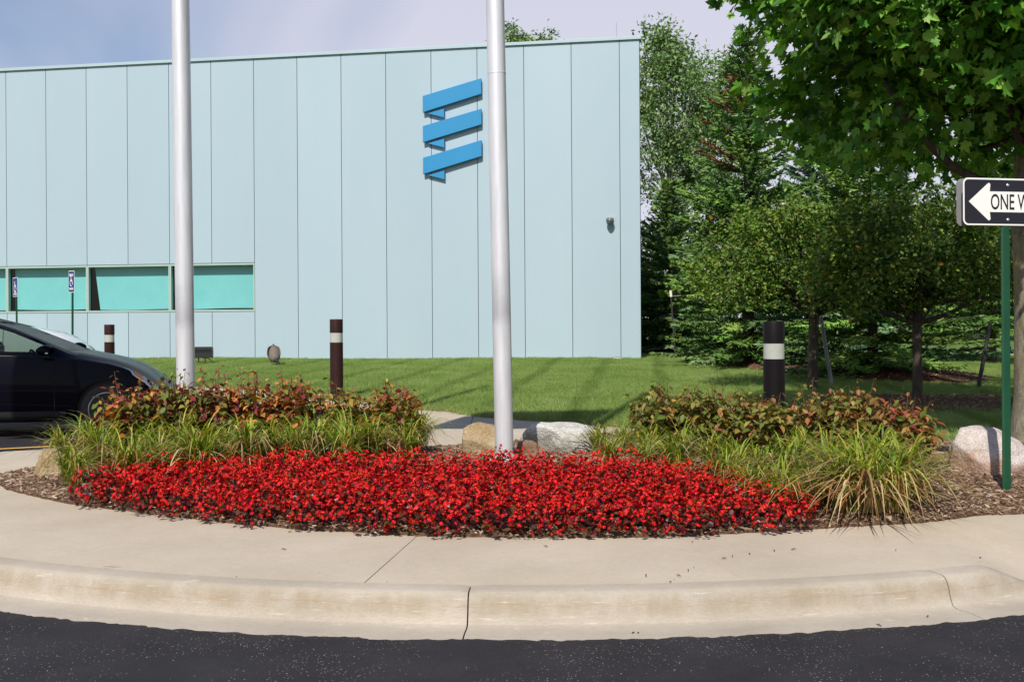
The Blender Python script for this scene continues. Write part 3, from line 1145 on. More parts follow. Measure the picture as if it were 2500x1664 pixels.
# security camera on the wall
M_DGREY = principled('dark_grey_plastic', (0.10, 0.11, 0.12), 0.4, var=0.1, scale=30)
M_LGREY = principled('light_grey_plastic', (0.42, 0.43, 0.42), 0.5)
sc = empty('security_camera', wall_pt(16.83, 3.92), -TH)
tag(sc, 'small grey dome security camera mounted on the blue wall', 'camera')
MB().tube([(0.04, 0.0, 0.07), (0.04, -0.10, 0.07)], 0.045, 14).build('wall_bracket', M_LGREY, sc, smooth=40)
MB().lathe([(0.02, 0.075), (0.075, 0.06), (0.095, 0.02), (0.098, -0.02), (0.0, -0.02)], 20, (0.0, -0.15, 0.0)).build('housing', M_DGREY, sc, smooth=40)
MB().lathe([(0.085, -0.02), (0.082, -0.06), (0.06, -0.10), (0.03, -0.115), (0.0, -0.12)], 20, (0.0, -0.15, 0.0)).build('dome', M_DGREY, sc, smooth=50)

# thin lightning rods on the roof edge
M_ROD = principled('rod_metal', (0.55, 0.52, 0.52), 0.4, metal=0.6)
for s, lab in ((0.5, 'thin lightning rod above the first wall panel'), (4.95, 'thin lightning rod just right of the left flagpole top'), (17.0, 'thin lightning rod near the corner of the roof')):
    mb = MB().tube([wall_pt(s, ZC - 0.02, -0.15), wall_pt(s, ZC + 0.42, -0.15)], 0.008, 6)
    tag(mb.build('lightning_rod', M_ROD), lab, 'lightning rod', 'lightning rods along the roof edge')

# ------------------------------------------------------------------ flagpoles
M_ALU, N_, L_, o_ = newmat('brushed_aluminium')
b_ = N_.new('ShaderNodeBsdfPrincipled')
g_ = N_.new('ShaderNodeTexCoord').outputs['Object']
sx_ = N_.new('ShaderNodeSeparateXYZ'); L_.new(g_, sx_.inputs[0])
base_ = ramp(N_, L_, noise(N_, L_, scaled(N_, L_, g_, (9, 9, 1.2)), 2.0, 6), [(0.3, (0.66, 0.66, 0.68)), (0.7, (0.80, 0.80, 0.81))])
zz_ = mathn(N_, L_, 'ADD', sx_.outputs['Z'], mathn(N_, L_, 'MULTIPLY_ADD', noise(N_, L_, g_, 9.0, 4), 0.25, -0.12))
tar_ = ramp(N_, L_, mathn(N_, L_, 'MULTIPLY', zz_, 0.25), [(0.27, 0.0), (0.30, 1.0), (0.34, 0.7), (0.40, 0.0)])
base_ = mix(N_, L_, mathn(N_, L_, 'MULTIPLY', tar_, 0.5), base_, (0.33, 0.33, 0.35))
L_.new(base_, b_.inputs['Base Color'])
b_.inputs['Metallic'].default_value = 0.45
L_.new(ramp(N_, L_, noise(N_, L_, scaled(N_, L_, g_, (60, 60, 2)), 2.0, 4), [(0.3, 0.36), (0.7, 0.46)]), b_.inputs['Roughness'])
L_.new(b_.outputs[0], o_.inputs[0])
M_COLLAR = principled('white_collar', (0.55, 0.55, 0.55), 0.35, metal=0.4)
M_FLAG = principled('flag_cloth', (0.06, 0.10, 0.30), 0.9, var=0.05)
M_HALYARD = principled('halyard_rope', (0.7, 0.7, 0.68), 0.8)


def flagpole(u, v, lean, label, dia=0.146, flag=(4.1, 5.9, 1.9), h=9.4, at=None):
    b = at or P(u, v, 0.30)
    z0 = bed_z(b.x, b.y) - 0.02 if b.x > -4 else 0.15
    e = empty('flagpole', (b.x, b.y, z0))
    e.rotation_euler = (0, -lean, 0)
    tag(e, label, 'flagpole', 'aluminium flagpoles in the bed')
    r = dia / 2
    MB().lathe([(r, 0.0), (r, 2.0), (r * 0.985, 3.6), (r * 0.93, 4.4), (r * 0.55, h - 0.1), (r * 0.5, h)], 40).build('shaft', M_ALU, e, smooth=40)
    MB().lathe([(r * 1.95, 0.0), (r * 1.95, 0.03), (r * 1.75, 0.05), (r * 1.2, 0.085), (r * 1.03, 0.10)], 40).build('collar', M_COLLAR, e, smooth=30)
    MB().lathe([(0.0, h), (0.045, h + 0.02), (0.07, h + 0.08), (0.045, h + 0.14), (0.0, h + 0.16)], 20).build('finial', principled('gold_ball', (0.7, 0.5, 0.15), 0.25, metal=0.9), e, smooth=60)
    MB().tube([(r + 0.02, -0.03, 4.3), (r + 0.02, -0.03, h - 0.1)], 0.005, 6).build('halyard', M_HALYARD, e)
    if u > 1000: MB().lathe([(r * 0.99, 3.085), (r * 1.012, 3.088), (r * 1.012, 3.096), (r * 0.99, 3.099)], 40).build('sleeve_joint', M_ALU, e, smooth=30)
    # flag streaming to the left, above the picture
    fz0, fz1, fl = flag
    rows = []
    for i in range(25):
        t = i / 24
        rows.append([(-r - 0.02 - fl * t, 0.10 * math.sin(t * 9 + q * 1.3) * t, fz0 + (fz1 - fz0) * q - 0.12 * t * t) for q in np.linspace(0, 1, 10)])
    fo = MB().grid(rows).build('flag', M_FLAG, smooth=80)
    fo.parent = None
    fo.matrix_world = Matrix.Translation((b.x, b.y, z0)) @ Matrix.Rotation(-lean, 4, 'Y')
    tag(fo, 'dark blue flag flying from the ' + ('right flagpole' if u > 1000 else 'left flagpole' if u > 0 else 'flagpole beside the parking lot'), 'flag', 'flags above the bed')
    return e


flagpole(1232, 1130, 0.0145, 'tall silver flagpole standing in the red flowers beside the boulders', 0.146)
flagpole(454, 1128, 0.008, 'silver flagpole behind the orange shrubs near the parked black car', 0.157, at=Vector((-2.83, 9.6, 0)))
flagpole(-230, 1100, 0.0, 'silver flagpole by the parking lot edge', 0.146, at=Vector((-5.35, 9.7, 0)))

# weld scar on the right pole
# ------------------------------------------------------------------ bollard lights
M_BRONZE = principled('bronze_paint', (0.030, 0.012, 0.011), 0.45, var=0.12, scale=8, spec=0.2)
M_LENS = principled('frosted_lens', (0.42, 0.44, 0.39), 0.25, var=0.06, scale=12)
M_CONE = principled('reflector_cone', (0.85, 0.85, 0.8), 0.15, metal=0.7)


M_BLACKB = principled('darker_bollard_tone', (0.008, 0.006, 0.0065), 0.5, var=0.12, scale=8, spec=0.15)  # near-black tone for the right bollard, darker than the other two


def bollard(u, vtop, d, label, dia=0.2, paint=None):
    paint = paint or M_BRONZE
    p = Q(u, vtop, d)
    gz = ground_z(p.x, p.y) - 0.03
    e = empty('bollard_light', (p.x, p.y, gz))
    tag(e, label, 'bollard light', 'round bollard lights')
    h = p.z - gz
    r = dia / 2
    MB().lathe([(r, 0), (r, h - 0.355), (r * 0.93, h - 0.352)], 36).build('post', paint, e, smooth=40)
    MB().lathe([(r * 0.965, h - 0.352), (r * 0.965, h - 0.205)], 36).build('lens', mat_glass('bollard_lens', (0.80, 0.84, 0.76), 0.3, 0.1) if False else M_LENS, e, smooth=40)
    MB().lathe([(r * 0.93, h - 0.207), (r, h - 0.205), (r, h - 0.012), (r * 0.96, h), (0, h + 0.003)], 36).build('cap', paint, e, smooth=40)
    MB().lathe([(0.012, h - 0.20), (0.075, h - 0.35)], 24).build('reflector', M_CONE, e, smooth=60)
    return e


bollard(267, 792, 22.4, 'brown bollard light behind the hood of the black car')
bollard(821, 779, 16.9, 'brown bollard light standing on the lawn between the two flagpoles')
bollard(1889, 784, 10.4, 'dark bollard light rising behind the shrubs by the small tree', paint=M_BLACKB)

# ------------------------------------------------------------------ one way sign
M_SIGNALU = principled('bare_aluminium', (0.36, 0.35, 0.37), 0.5, metal=0.5, var=0.06, scale=6)
M_BLACKF = principled('black_sheeting', (0.012, 0.010, 0.016), 0.35)
M_WHITEF = principled('white_sheeting', (0.80, 0.79, 0.74), 0.5)
M_GREEN = principled('green_post_paint', (0.005, 0.058, 0.024), 0.45, var=0.12, scale=6)
M_BOLT = principled('zinc_bolt', (0.6, 0.6, 0.6), 0.35, metal=0.9)


def rrect(x0, x1, z0, z1, r, n=6):
    pts = []
    for cx, cz, a0 in ((x1 - r, z1 - r, 0), (x0 + r, z1 - r, PI / 2), (x0 + r, z0 + r, PI), (x1 - r, z0 + r, 1.5 * PI)):
        for k in range(n + 1):
            a = a0 + PI / 2 * k / n
            pts.append((cx + r * math.cos(a), cz + r * math.sin(a)))
    return pts


def text_mesh(name, s, size, sx, mat, M, parent, bold=0.0, wh=None):
    cu = bpy.data.curves.new(name, 'FONT')
    cu.body = s
    cu.size = size
    cu.align_x = 'CENTER'; cu.align_y = 'CENTER'
    cu.offset = bold
    cu.resolution_u = 4
    t = bpy.data.objects.new(name, cu)
    COL.objects.link(t)
    bpy.context.view_layer.update()
    me = bpy.data.meshes.new_from_object(t.evaluated_get(bpy.context.evaluated_depsgraph_get()))
    COL.objects.unlink(t); bpy.data.objects.remove(t)
    if wh:
        co = np.array([v.co[:] for v in me.vertices])
        lo, hi = co.min(0), co.max(0)
        me.transform(Matrix.Diagonal((wh[0] / (hi[0] - lo[0]), wh[1] / (hi[1] - lo[1]), 1, 1)) @ Matrix.Translation((-(lo[0] + hi[0]) / 2, -(lo[1] + hi[1]) / 2, 0)))
    me.transform(M @ Matrix.Rotation(PI / 2, 4, 'X') @ Matrix.Diagonal((sx, 1, 1, 1)))
    me.materials.clear(); me.materials.append(mat)
    o = bpy.data.objects.new(name, me)
    return link(o, parent)


pb = P(2453, 1203, 0.20)
sz = bed_z(pb.x, pb.y)
PH = math.radians(12)
ow = empty('one_way_sign', (pb.x, pb.y, sz), PH)
tag(ow, 'black and white ONE WAY sign on a green perforated post', 'road sign')
ptop = Q(2440, 434, pb.y - 0.03).z - sz
SW, SH = 0.94, 0.326
x0 = (Q(2330, 480, pb.y).x - pb.x) / math.cos(PH)
zc = (Q(2455, 495, pb.y).z) - sz
x1 = x0 + SW
z0, z1 = zc - SH / 2, zc + SH / 2
T = Matrix.Translation
MB().prism(rrect(x0, x1, z0, z1, 0.038), 0.003, T((0, -0.050, 0))).build('sign_plate', M_SIGNALU, ow)
MB().prism(rrect(x0, x1, z0, z1, 0.038), 0.003, T((0, 0.022, 0))).build('rear_sign_plate', M_SIGNALU, ow)
MB().prism(rrect(x0 + .0005, x1 - .0005, z0 + .0005, z1 - .0005, 0.038), 0.0006, T((0, -0.0508, 0))).build('white_border', M_WHITEF, ow)
MB().prism(rrect(x0 + .0115, x1 - .0115, z0 + .0115, z1 - .0115, 0.030), 0.0006, T((0, -0.0516, 0))).build('black_field', M_BLACKF, ow)
ax = x0 + 0.043
hh = 0.132
arrow = [(ax, zc), (ax + 0.148, zc + hh - 0.006), (ax + 0.160, zc + hh - 0.002), (ax + 0.168, zc + hh - 0.014), (ax + 0.163, zc + 0.075), (ax + 0.160, zc + 0.071),
         (x1 - 0.045, zc + 0.071), (x1 - 0.045, zc - 0.071), (ax + 0.160, zc - 0.071), (ax + 0.163, zc - 0.075), (ax + 0.168, zc - hh + 0.014), (ax + 0.160, zc - hh + 0.002), (ax + 0.148, zc - hh + 0.006)]
MB().prism(arrow, 0.0006, T((0, -0.0524, 0))).build('arrow', M_WHITEF, ow)
text_mesh('lettering', 'ONE WAY', 0.150, 1.0, M_BLACKF, T((ax + 0.170 + 0.21, -0.0532, zc)), ow, 0.0016, wh=(0.42, 0.109))
for bz in (z1 - 0.048, z0 + 0.040):
    MB().lathe([(0.011, 0.0), (0.011, 0.004), (0.007, 0.008), (0.0, 0.009)], 16, M=T((0.0, -0.052, bz)) @ Matrix.Rotation(PI / 2, 4, 'X')).build('bolt', M_BOLT, ow, smooth=40)
# U-channel post: flat web between two flanges, the right one perforated
ph = z1 - 0.02
web = MB()
prof_u = [(-0.045, -0.040), (-0.032, -0.046), (0.012, -0.046), (0.017, -0.012), (0.042, -0.012), (0.042, -0.007), (0.012, -0.007), (0.008, -0.041), (-0.032, -0.041), (-0.045, -0.035)]
rows = [[(x, y, z) for x, y in prof_u + prof_u[:1]] for z in (-0.25, ph)]
web.grid(rows)
web.f.append(tuple(range(len(prof_u)))); web.m.append(0)
web.f.append(tuple(range(len(prof_u) + 1, 2 * len(prof_u) + 1))); web.m.append(0)
web.build('post', M_GREEN, ow)
hm = MB()
z = 0.03
while z < z0 - 0.01:
    hm.lathe([(0.0048, 0.0), (0.0, 0.0005)], 8, M=T((0.029, -0.0124, z)) @ Matrix.Rotation(PI / 2, 4, 'X'))
    z += 0.0254
o = hm.build('perforations', principled('hole_shadow', (0.01, 0.02, 0.015), 0.9), ow)

# ------------------------------------------------------------------ accessible parking signs
M_SBLUE = principled('blue_sheeting', (0.022, 0.022, 0.20), 0.4)


def parking_sign(u, vt, vb, d, lean, lines, label, rz):
    top = Q(u, vt, d)
    bot = Q(u, vb, d)
    gz = 0.16
    e = empty('parking_sign', (top.x, d, gz), rz)
    e.rotation_euler = (0, lean, rz)
    tag(e, label, 'parking sign', 'blue accessible parking signs')
    h = top.z - gz
    b = bot.z - gz
    w = 0.305
    web = MB()
    web.grid([[(x * 0.7, y * 0.7 + 0.02, z) for x, y in prof_u + prof_u[:1]] for z in (-0.1, h - 0.02)])
    web.build('post', M_GREEN, e)
    MB().prism(rrect(-w / 2, w / 2, b, h, 0.03), 0.003, T((0, -0.022, 0))).build('sign_plate', M_WHITEF, e)
    MB().prism(rrect(-w / 2 + 0.012, w / 2 - 0.012, b + 0.012, h - 0.012, 0.022), 0.001, T((0, -0.0235, 0))).build('blue_field', M_SBLUE, e)
    # wheelchair symbol
    s = MB()
    cz = b + (h - b) * 0.50
    k = 0.001
    MM = T((0, -0.0248, cz))
    s.prism([(math.cos(a) * 0.021 - 0.02, math.sin(a) * 0.021 + 0.105) for a in np.linspace(0, 2 * PI, 16, endpoint=False)], k, MM)
    s.prism([(-0.033, 0.078), (-0.008, 0.078), (-0.002, 0.02), (-0.028, 0.02)], k, MM)
    s.prism([(-0.008, 0.055), (0.040, 0.050), (0.040, 0.036), (-0.008, 0.040)], k, T((0, -0.0003, 0)) @ MM)
    s.prism([(-0.022, 0.032), (0.045, 0.028), (0.075, -0.055), (0.055, -0.060), (0.030, 0.006), (-0.020, 0.010)], k, T((0, -0.0006, 0)) @ MM)
    ring = []
    n = 20
    for i in range(n):
        a0, a1 = 0.9 + i * 4.3 / n, 0.9 + (i + 1) * 4.3 / n
        s.prism([(math.cos(a0) * 0.068 - 0.005, math.sin(a0) * 0.068 - 0.03), (math.cos(a1) * 0.068 - 0.005, math.sin(a1) * 0.068 - 0.03),
                 (math.cos(a1) * 0.05 - 0.005, math.sin(a1) * 0.05 - 0.03), (math.cos(a0) * 0.05 - 0.005, math.sin(a0) * 0.05 - 0.03)], k, T((0, -0.0009, 0)) @ MM)
    s.build('wheelchair_symbol', M_WHITEF, e)
    for txt, f, sz_, sx in lines:
        text_mesh('lettering', txt, sz_, sx, M_WHITEF, T((0, -0.0252, b + (h - b) * f)), e, 0.003)
    return e


parking_sign(175, 661, 714, 23.3, 0.016, (('RESERVED', 0.80, 0.062, 0.75), ('PARKING', 0.17, 0.062, 0.80)), 'taller blue accessible parking sign on a green post, nearer the left flagpole', math.radians(-46))
parking_sign(41, 677, 724, 25.6, -0.02, (('VAN', 0.26, 0.06, 0.85), ('ACCESSIBLE', 0.14, 0.055, 0.68)), 'smaller blue accessible parking sign above the roof of the black car', math.radians(-46))
# ------------------------------------------------------------------ boulders
def boulder(name, loc, size, mat, seed, label, rz=0.0, flat=0.35, cuts=9):
    """angular rock: a sphere cut by planes, then roughened"""
    r = random.Random(seed)
    bm = bmesh.new()
    bmesh.ops.create_icosphere(bm, subdivisions=5, radius=1.0)
    planes = []
    for i in range(cuts):
        a = r.uniform(0, 2 * PI); e = r.uniform(-0.2, 0.9)
        planes.append((Vector((math.cos(a) * math.cos(e), math.sin(a) * math.cos(e), math.sin(e))), r.uniform(0.50, 0.80)))
    planes.append((Vector((r.uniform(-.15, .15), r.uniform(-.3, .1), 1)).normalized(), 0.62 + flat * 0.3))
    from mathutils import noise as mn
    off = Vector((r.uniform(0, 50), r.uniform(0, 50), r.uniform(0, 50)))
    for v in bm.verts:
        d = v.co.normalized()
        k = 1.0
        for nrm, h in planes:
            c = d.dot(nrm)
            if c > 0.05: k = min(k, h / c)
        p = d * k
        p *= 1 + 0.045 * mn.fractal(d * 2.2 + off, 1.0, 2.0, 5) + 0.012 * mn.fractal(d * 9 + off, 1.0, 2.0, 3)
        v.co = Vector((p.x * size[0] / 2, p.y * size[1] / 2, p.z * size[2] * 0.75 + size[2] * 0.25))
    me = bpy.data.meshes.new(name)
    bm.to_mesh(me); bm.free()
    me.materials.append(mat)
    me.polygons.foreach_set('use_smooth', [True] * len(me.polygons))
    o = bpy.data.objects.new(name, me)
    o.location = (loc[0], loc[1], loc[2])
    o.rotation_euler = (0, 0, rz)
    return tag(link(o), label, 'boulder', 'boulders in the planting bed')


M_TAN = mat_rock('tan_sandstone', ((0.26, 0.17, 0.08), (0.36, 0.27, 0.16), (0.43, 0.36, 0.25)), 5.0)
M_BROWN = mat_rock('brown_stone', ((0.16, 0.10, 0.06), (0.25, 0.17, 0.11), (0.32, 0.24, 0.17)), 6.0)
M_GREYR = mat_rock('grey_granite', ((0.40, 0.39, 0.36), (0.56, 0.54, 0.50), (0.66, 0.64, 0.60)), 4.5, vein=(0.30, 0.28, 0.22))
M_PINK = mat_rock('pink_granite', ((0.42, 0.35, 0.32), (0.54, 0.47, 0.43), (0.62, 0.58, 0.55)), 3.0, vein=(0.38, 0.22, 0.15))
M_WHITER = mat_rock('pale_stone', ((0.42, 0.40, 0.36), (0.55, 0.53, 0.49), (0.66, 0.64, 0.60)), 4.0)


def rock_at(name, uc, vb, width_px, h, mat, seed, label, depth=None, rz=0.0, flat=0.35, zg=0.27):
    p = P(uc, vb, zg)
    w = width_px / F_PX * p.y
    gz = ground_z(p.x, p.y + 0.15)
    d = depth or w * 0.8
    return boulder(name, (p.x, p.y + d / 2, gz - 0.03), (w, d, h + 0.03), mat, seed, label, rz, flat)


rock_at('boulder', 1180, 1128, 165, 0.34, M_TAN, 5, 'tan sandstone boulder left of and behind the flagpole in the flowers', 0.45, rz=0.3)
rock_at('boulder', 1288, 1130, 80, 0.19, M_BROWN, 8, 'small dark brown stone wedged between the tan and grey boulders', 0.25)
rock_at('boulder', 1402, 1116, 270, 0.31, M_GREYR, 13, 'large flat grey-white boulder to the right of the flagpole', 0.5, flat=0.1)
rock_at('boulder', 2445, 1158, 290, 0.35, M_PINK, 23, 'pink and grey granite boulder behind the green sign post', 0.55, rz=0.2, zg=0.26, flat=0.8)
rock_at('boulder', 110, 1184, 105, 0.24, M_TAN, 34, 'rounded tan boulder at the left tip of the mulch bed', 0.3, zg=0.18)
p = Q(2072, 1010, 11.9)
boulder('boulder', (p.x, 11.9, bed_z(p.x, 11.9) - 0.05), (0.85, 0.5, 0.30), M_WHITER, 55, 'pale boulder half hidden behind the shrubs on the right', flat=0.1)
p = P(1506, 878, 0.44)
o = boulder('stone', (p.x, p.y, 0.42), (0.32, 0.22, 0.09), M_WHITER, 61, 'small pale stone lying in the grass at the foot of the blue wall')
o['category'] = 'stone'
del o['group']

# ------------------------------------------------------------------ leaf shapes (axis +Y, face +Z)
OVAL = ([(0, 0, 0), (-0.27, 0.30, 0.07), (0, 0.36, -0.02), (0.27, 0.30, 0.07), (-0.23, 0.66, 0.03), (0, 0.70, -0.05), (0.23, 0.66, 0.03), (0, 1.0, -0.14)],
        [(0, 2, 1), (0, 3, 2), (1, 2, 5, 4), (2, 3, 6, 5), (4, 5, 7), (5, 6, 7)])
SMALL = ([(0, 0, 0), (-0.25, 0.45, 0.05), (0.25, 0.45, 0.05), (0, 1.0, -0.08), (0, 0.5, -0.04)], [(0, 4, 1), (0, 2, 4), (1, 4, 3), (4, 2, 3)])
ROUND = ([(0, 0, 0), (-0.42, 0.28, 0.10), (-0.42, 0.70, 0.12), (0, 1.0, -0.02), (0.42, 0.70, 0.12), (0.42, 0.28, 0.10), (0, 0.5, 0.0)],
         [(0, 6, 1), (1, 6, 2), (2, 6, 3), (3, 6, 4), (4, 6, 5), (5, 6, 0)])
_m = [(0, 0), (0.10, -0.06), (0.30, -0.02), (0.22, 0.12), (0.52, 0.30), (0.40, 0.36), (0.44, 0.62), (0.20, 0.50), (0.16, 0.72), (0, 1.0)]
_out = _m + [(-x, y) for x, y in reversed(_m[1:-1])]
MAPLE = ([(x, y, 0.10 * abs(x) - 0.13 * max(0, y - 0.35) ** 2 * 2) for x, y in _out] + [(0, 0.30, -0.03)], [(i, (i + 1) % len(_out), len(_out)) for i in range(len(_out))])
SHOOT = ([(0.0, 0, 0.0), (0.5, 0.34, -0.25), (-0.5, 0.34, -0.25), (0, 0.34, 0.5), (0, 1.0, 0.05)], [(0, 1, 3), (0, 3, 2), (0, 2, 1), (1, 4, 3), (3, 4, 2), (2, 4, 1)])
M_LEAF = foliage('broad_leaves', 0.25, 0.45, 0.3, 0.9)
M_NEEDLE = foliage('needles', 0.12, 0.75, 0.06)
M_AUTUMN = foliage('autumn_leaves', 0.30, 0.5, 0.3)
M_BLADE = foliage('strap_leaves', 0.30, 0.45, 0.35)
M_PETAL = foliage('petals', 0.22, 0.6, 0.12, 0.8)
M_BEGLEAF = foliage('bronze_leaves', 0.15, 0.36, 0.35)
M_BARK = mat_bark('maple_bark', (0.10, 0.085, 0.06), (0.27, 0.24, 0.18), lich=(0.24, 0.22, 0.07))
M_BARK2 = mat_bark('dark_bark', (0.045, 0.035, 0.028), (0.11, 0.09, 0.07))
M_TWIG = principled('twig', (0.10, 0.065, 0.04), 0.9, var=0.2, scale=20)


def unit(n, rng):
    return norm(rng.normal(size=(n, 3)))


def crown_points(lobes, n, rng, shell=0.45, per=None):
    """clump centres inside a set of ellipsoid lobes (cx,cy,cz,rx,ry,rz,weight)"""
    L = np.asarray(lobes, float)
    w = L[:, 6] / L[:, 6].sum()
    i = rng.choice(len(L), n, p=w)
    d = unit(n, rng)
    r = (shell ** 3 + (1 - shell ** 3) * rng.random(n)) ** (1 / 3)
    return L[i, :3] + d * L[i, 3:6] * r[:, None], d


def leaf_crown(name, lobes, nclump, nleaf, sigma, size, tmpl, pal, mat, rng, shell=0.45, up=0.6, droop=0.3, w=None, jit=0.15, zmin=None, tilt=0.55):
    C, D = crown_points(lobes, nclump, rng, shell)
    if zmin is not None:
        keep = C[:, 2] > zmin
        C, D = C[keep], D[keep]
    n = len(C) * nleaf
    T = np.repeat(C, nleaf, 0) + rng.normal(size=(n, 3)) * np.asarray(sigma)
    out = np.repeat(D, nleaf, 0)
    nrm = out * 0.55 + np.array([0, 0, up]) + rng.normal(size=(n, 3)) * tilt
    ax = out * np.array([1, 1, 0.2]) + np.array([0, 0, -droop]) + rng.normal(size=(n, 3)) * 0.6
    R = frames(ax, nrm)
    S = size * rng.uniform(0.5, 1.3, n)
    tone = np.repeat(rng.normal(1.0, 0.10, (len(C), 1)), nleaf, 0)
    col = pick(pal, n, jit, rng, w) * np.clip(tone, 0.7, 1.35)
    return leafmesh(name, tmpl[0], tmpl[1], R, S, T, col, mat), C


def limb(mb, a, b, r0, r1, rng, sag=0.1, n=7, seg=8):
    a, b = Vector(a), Vector(b)
    L = (b - a).length
    side = Vector(rng.normal(size=3)) * L * 0.06
    pts = [a.lerp(b, t) + side * math.sin(t * PI) + Vector((0, 0, -sag * L * math.sin(t * PI))) for t in np.linspace(0, 1, n)]
    mb.tube(pts, [r0 + (r1 - r0) * t for t in np.linspace(0, 1, n)], seg)


def put(name, me, parent):
    return link(bpy.data.objects.new(name, me), parent)


# ------------------------------------------------------------------ the big maple
rng = np.random.default_rng(21)
MX, MY = 4.93, 10.5
mz = ground_z(MX, MY) - 0.05
maple = tag(empty('maple_tree', (MX, MY, mz)), 'big green maple at the right edge with a lichen-spotted trunk', 'tree')
tr = MB()
tr.tube([(0, 0, -0.1), (0.005, 0, 0.08), (0.01, 0, 0.5), (0.0, 0, 1.4), (-0.02, 0, 2.2), (0.02, 0.02, 3.2), (0.0, 0, 4.6), (0.06, 0, 6.2), (0.03, 0.05, 8.8)],
        [0.27, 0.205, 0.165, 0.150, 0.150, 0.125, 0.095, 0.05, 0.02], 20)
tr.build('trunk', M_BARK, maple, smooth=60)
maple_palette = [(0.052, 0.153, 0.017), (0.086, 0.230, 0.024), (0.137, 0.316, 0.038), (0.214, 0.409, 0.059)]
lobes = [(0.5, -0.3, 6.6, 3.0, 3.5, 3.3, 8), (-1.25, -0.7, 4.35, 1.45, 1.5, 1.0, 3.4), (-0.9, 0.5, 3.55, 1.5, 1.7, 0.75, 1.8), (0.8, -0.2, 3.9, 2.0, 2.2, 1.1, 2.6), (-1.85, 0.1, 5.0, 1.15, 1.4, 1.3, 2.4), (0.2, 0.9, 3.35, 1.6, 1.4, 0.75, 1.8), (-0.3, -0.9, 3.6, 1.0, 1.0, 0.6, 1.0), (1.5, 0.5, 3.4, 1.4, 1.5, 0.8, 1.2)]
me, C = leaf_crown('crown', lobes, 980, 31, (0.19, 0.19, 0.12), 0.128, MAPLE, maple_palette, M_LEAF, rng, 0.42, up=0.5, droop=0.45, tilt=0.5)
put('crown', me, maple)
br = MB()
limb(br, (0, 0, 2.45), (-1.55, -0.5, 3.35), 0.062, 0.02, rng, 0.13)
limb(br, (0, 0, 2.75), (-0.9, -0.5, 4.3), 0.06, 0.02, rng, 0.1)
limb(br, (0, 0, 2.9), (1.3, 0.3, 4.0), 0.06, 0.02, rng, 0.1)
limb(br, (0, 0, 3.2), (0.3, 1.2, 4.4), 0.05, 0.02, rng, 0.1)
for i in range(22):
    c = C[rng.integers(len(C))]
    limb(br, (0, 0, max(3.0, c[2] - 0.4 - 0.3 * math.hypot(c[0], c[1]))), c, 0.028, 0.006, rng, 0.08, 6, 6)
tag(br.build('branches', M_BARK2, maple, smooth=60), kind='stuff')

# ------------------------------------------------------------------ two small crabapple trees
crab_pal = [(0.061, 0.120, 0.018), (0.106, 0.190, 0.026), (0.167, 0.252, 0.035), (0.234, 0.265, 0.051), (0.377, 0.190, 0.024)]
crab_w = [0.25, 0.33, 0.28, 0.13, 0.01]


def crab(u, v, zg, lobes, ncl, label, seed, trunk_h, tr_r, trunk_bend=0.0):
    rg = np.random.default_rng(seed)
    p = P(u, v, zg)
    gz = lawn_z(p.x, p.y) - 0.03
    e = tag(empty('crabapple_tree', (p.x, p.y, gz)), label, 'tree', 'small trees on the lawn')
    t = MB()
    t.tube([(0, 0, -0.05), (0, 0, 0.12), (trunk_bend * 0.3, 0, 0.6), (trunk_bend, 0, trunk_h), (trunk_bend, 0, trunk_h + 0.5)], [tr_r * 1.25, tr_r, tr_r * 0.9, tr_r * 0.95, tr_r * 0.6], 14)
    t.build('trunk', M_BARK2, e, smooth=60)
    me, C = leaf_crown('crown', lobes, ncl, 46, (0.13, 0.13, 0.10), 0.074, OVAL, crab_pal, M_LEAF, rg, 0.35, up=0.55, droop=0.1, w=crab_w, tilt=0.6)
    put('crown', me, e)
    b = MB()
    for i in range(26):
        c = C[rg.integers(len(C))]
        limb(b, (trunk_bend, 0, trunk_h - 0.05 + 0.3 * rg.random()), c, 0.045, 0.008, rg, -0.06, 6, 6)
    tag(b.build('branches', M_BARK2, e, smooth=60), kind='stuff')
    return e


crab(1984, 946, 0.33, [(-0.3, 0, 2.15, 1.55, 1.3, 0.80, 4), (-1.2, -0.2, 1.80, 0.75, 0.9, 0.48, 1.8), (0.9, 0, 2.05, 1.0, 1.1, 0.68, 2), (-0.5, -0.3, 2.70, 0.80, 0.8, 0.36, 1.0), (0.5, 0, 2.62, 0.75, 0.8, 0.34, 0.8)], 330, 'small yellowish-green crabapple tree behind the right bollard light', 31, 1.25, 0.085, 0.03)
crab(2240, 971, 0.30, [(0, 0, 2.10, 1.40, 1.2, 0.72, 4), (-0.95, -0.1, 1.80, 0.65, 0.9, 0.45, 1.6), (1.0, 0, 1.95, 0.9, 0.9, 0.55, 1.8), (0.2, 0, 2.75, 0.85, 0.8, 0.34, 0.8), (-0.6, 0, 2.55, 0.6, 0.6, 0.3, 0.6)], 360, 'small dark crabapple tree in the deep shade of the maple', 32, 1.15, 0.07)


# ------------------------------------------------------------------ spruces
spr_pal = [(0.101, 0.192, 0.046), (0.146, 0.255, 0.059), (0.210, 0.336, 0.073), (0.155, 0.255, 0.101)]
blue_pal = [(0.094, 0.178, 0.085), (0.135, 0.237, 0.118), (0.186, 0.295, 0.144)]


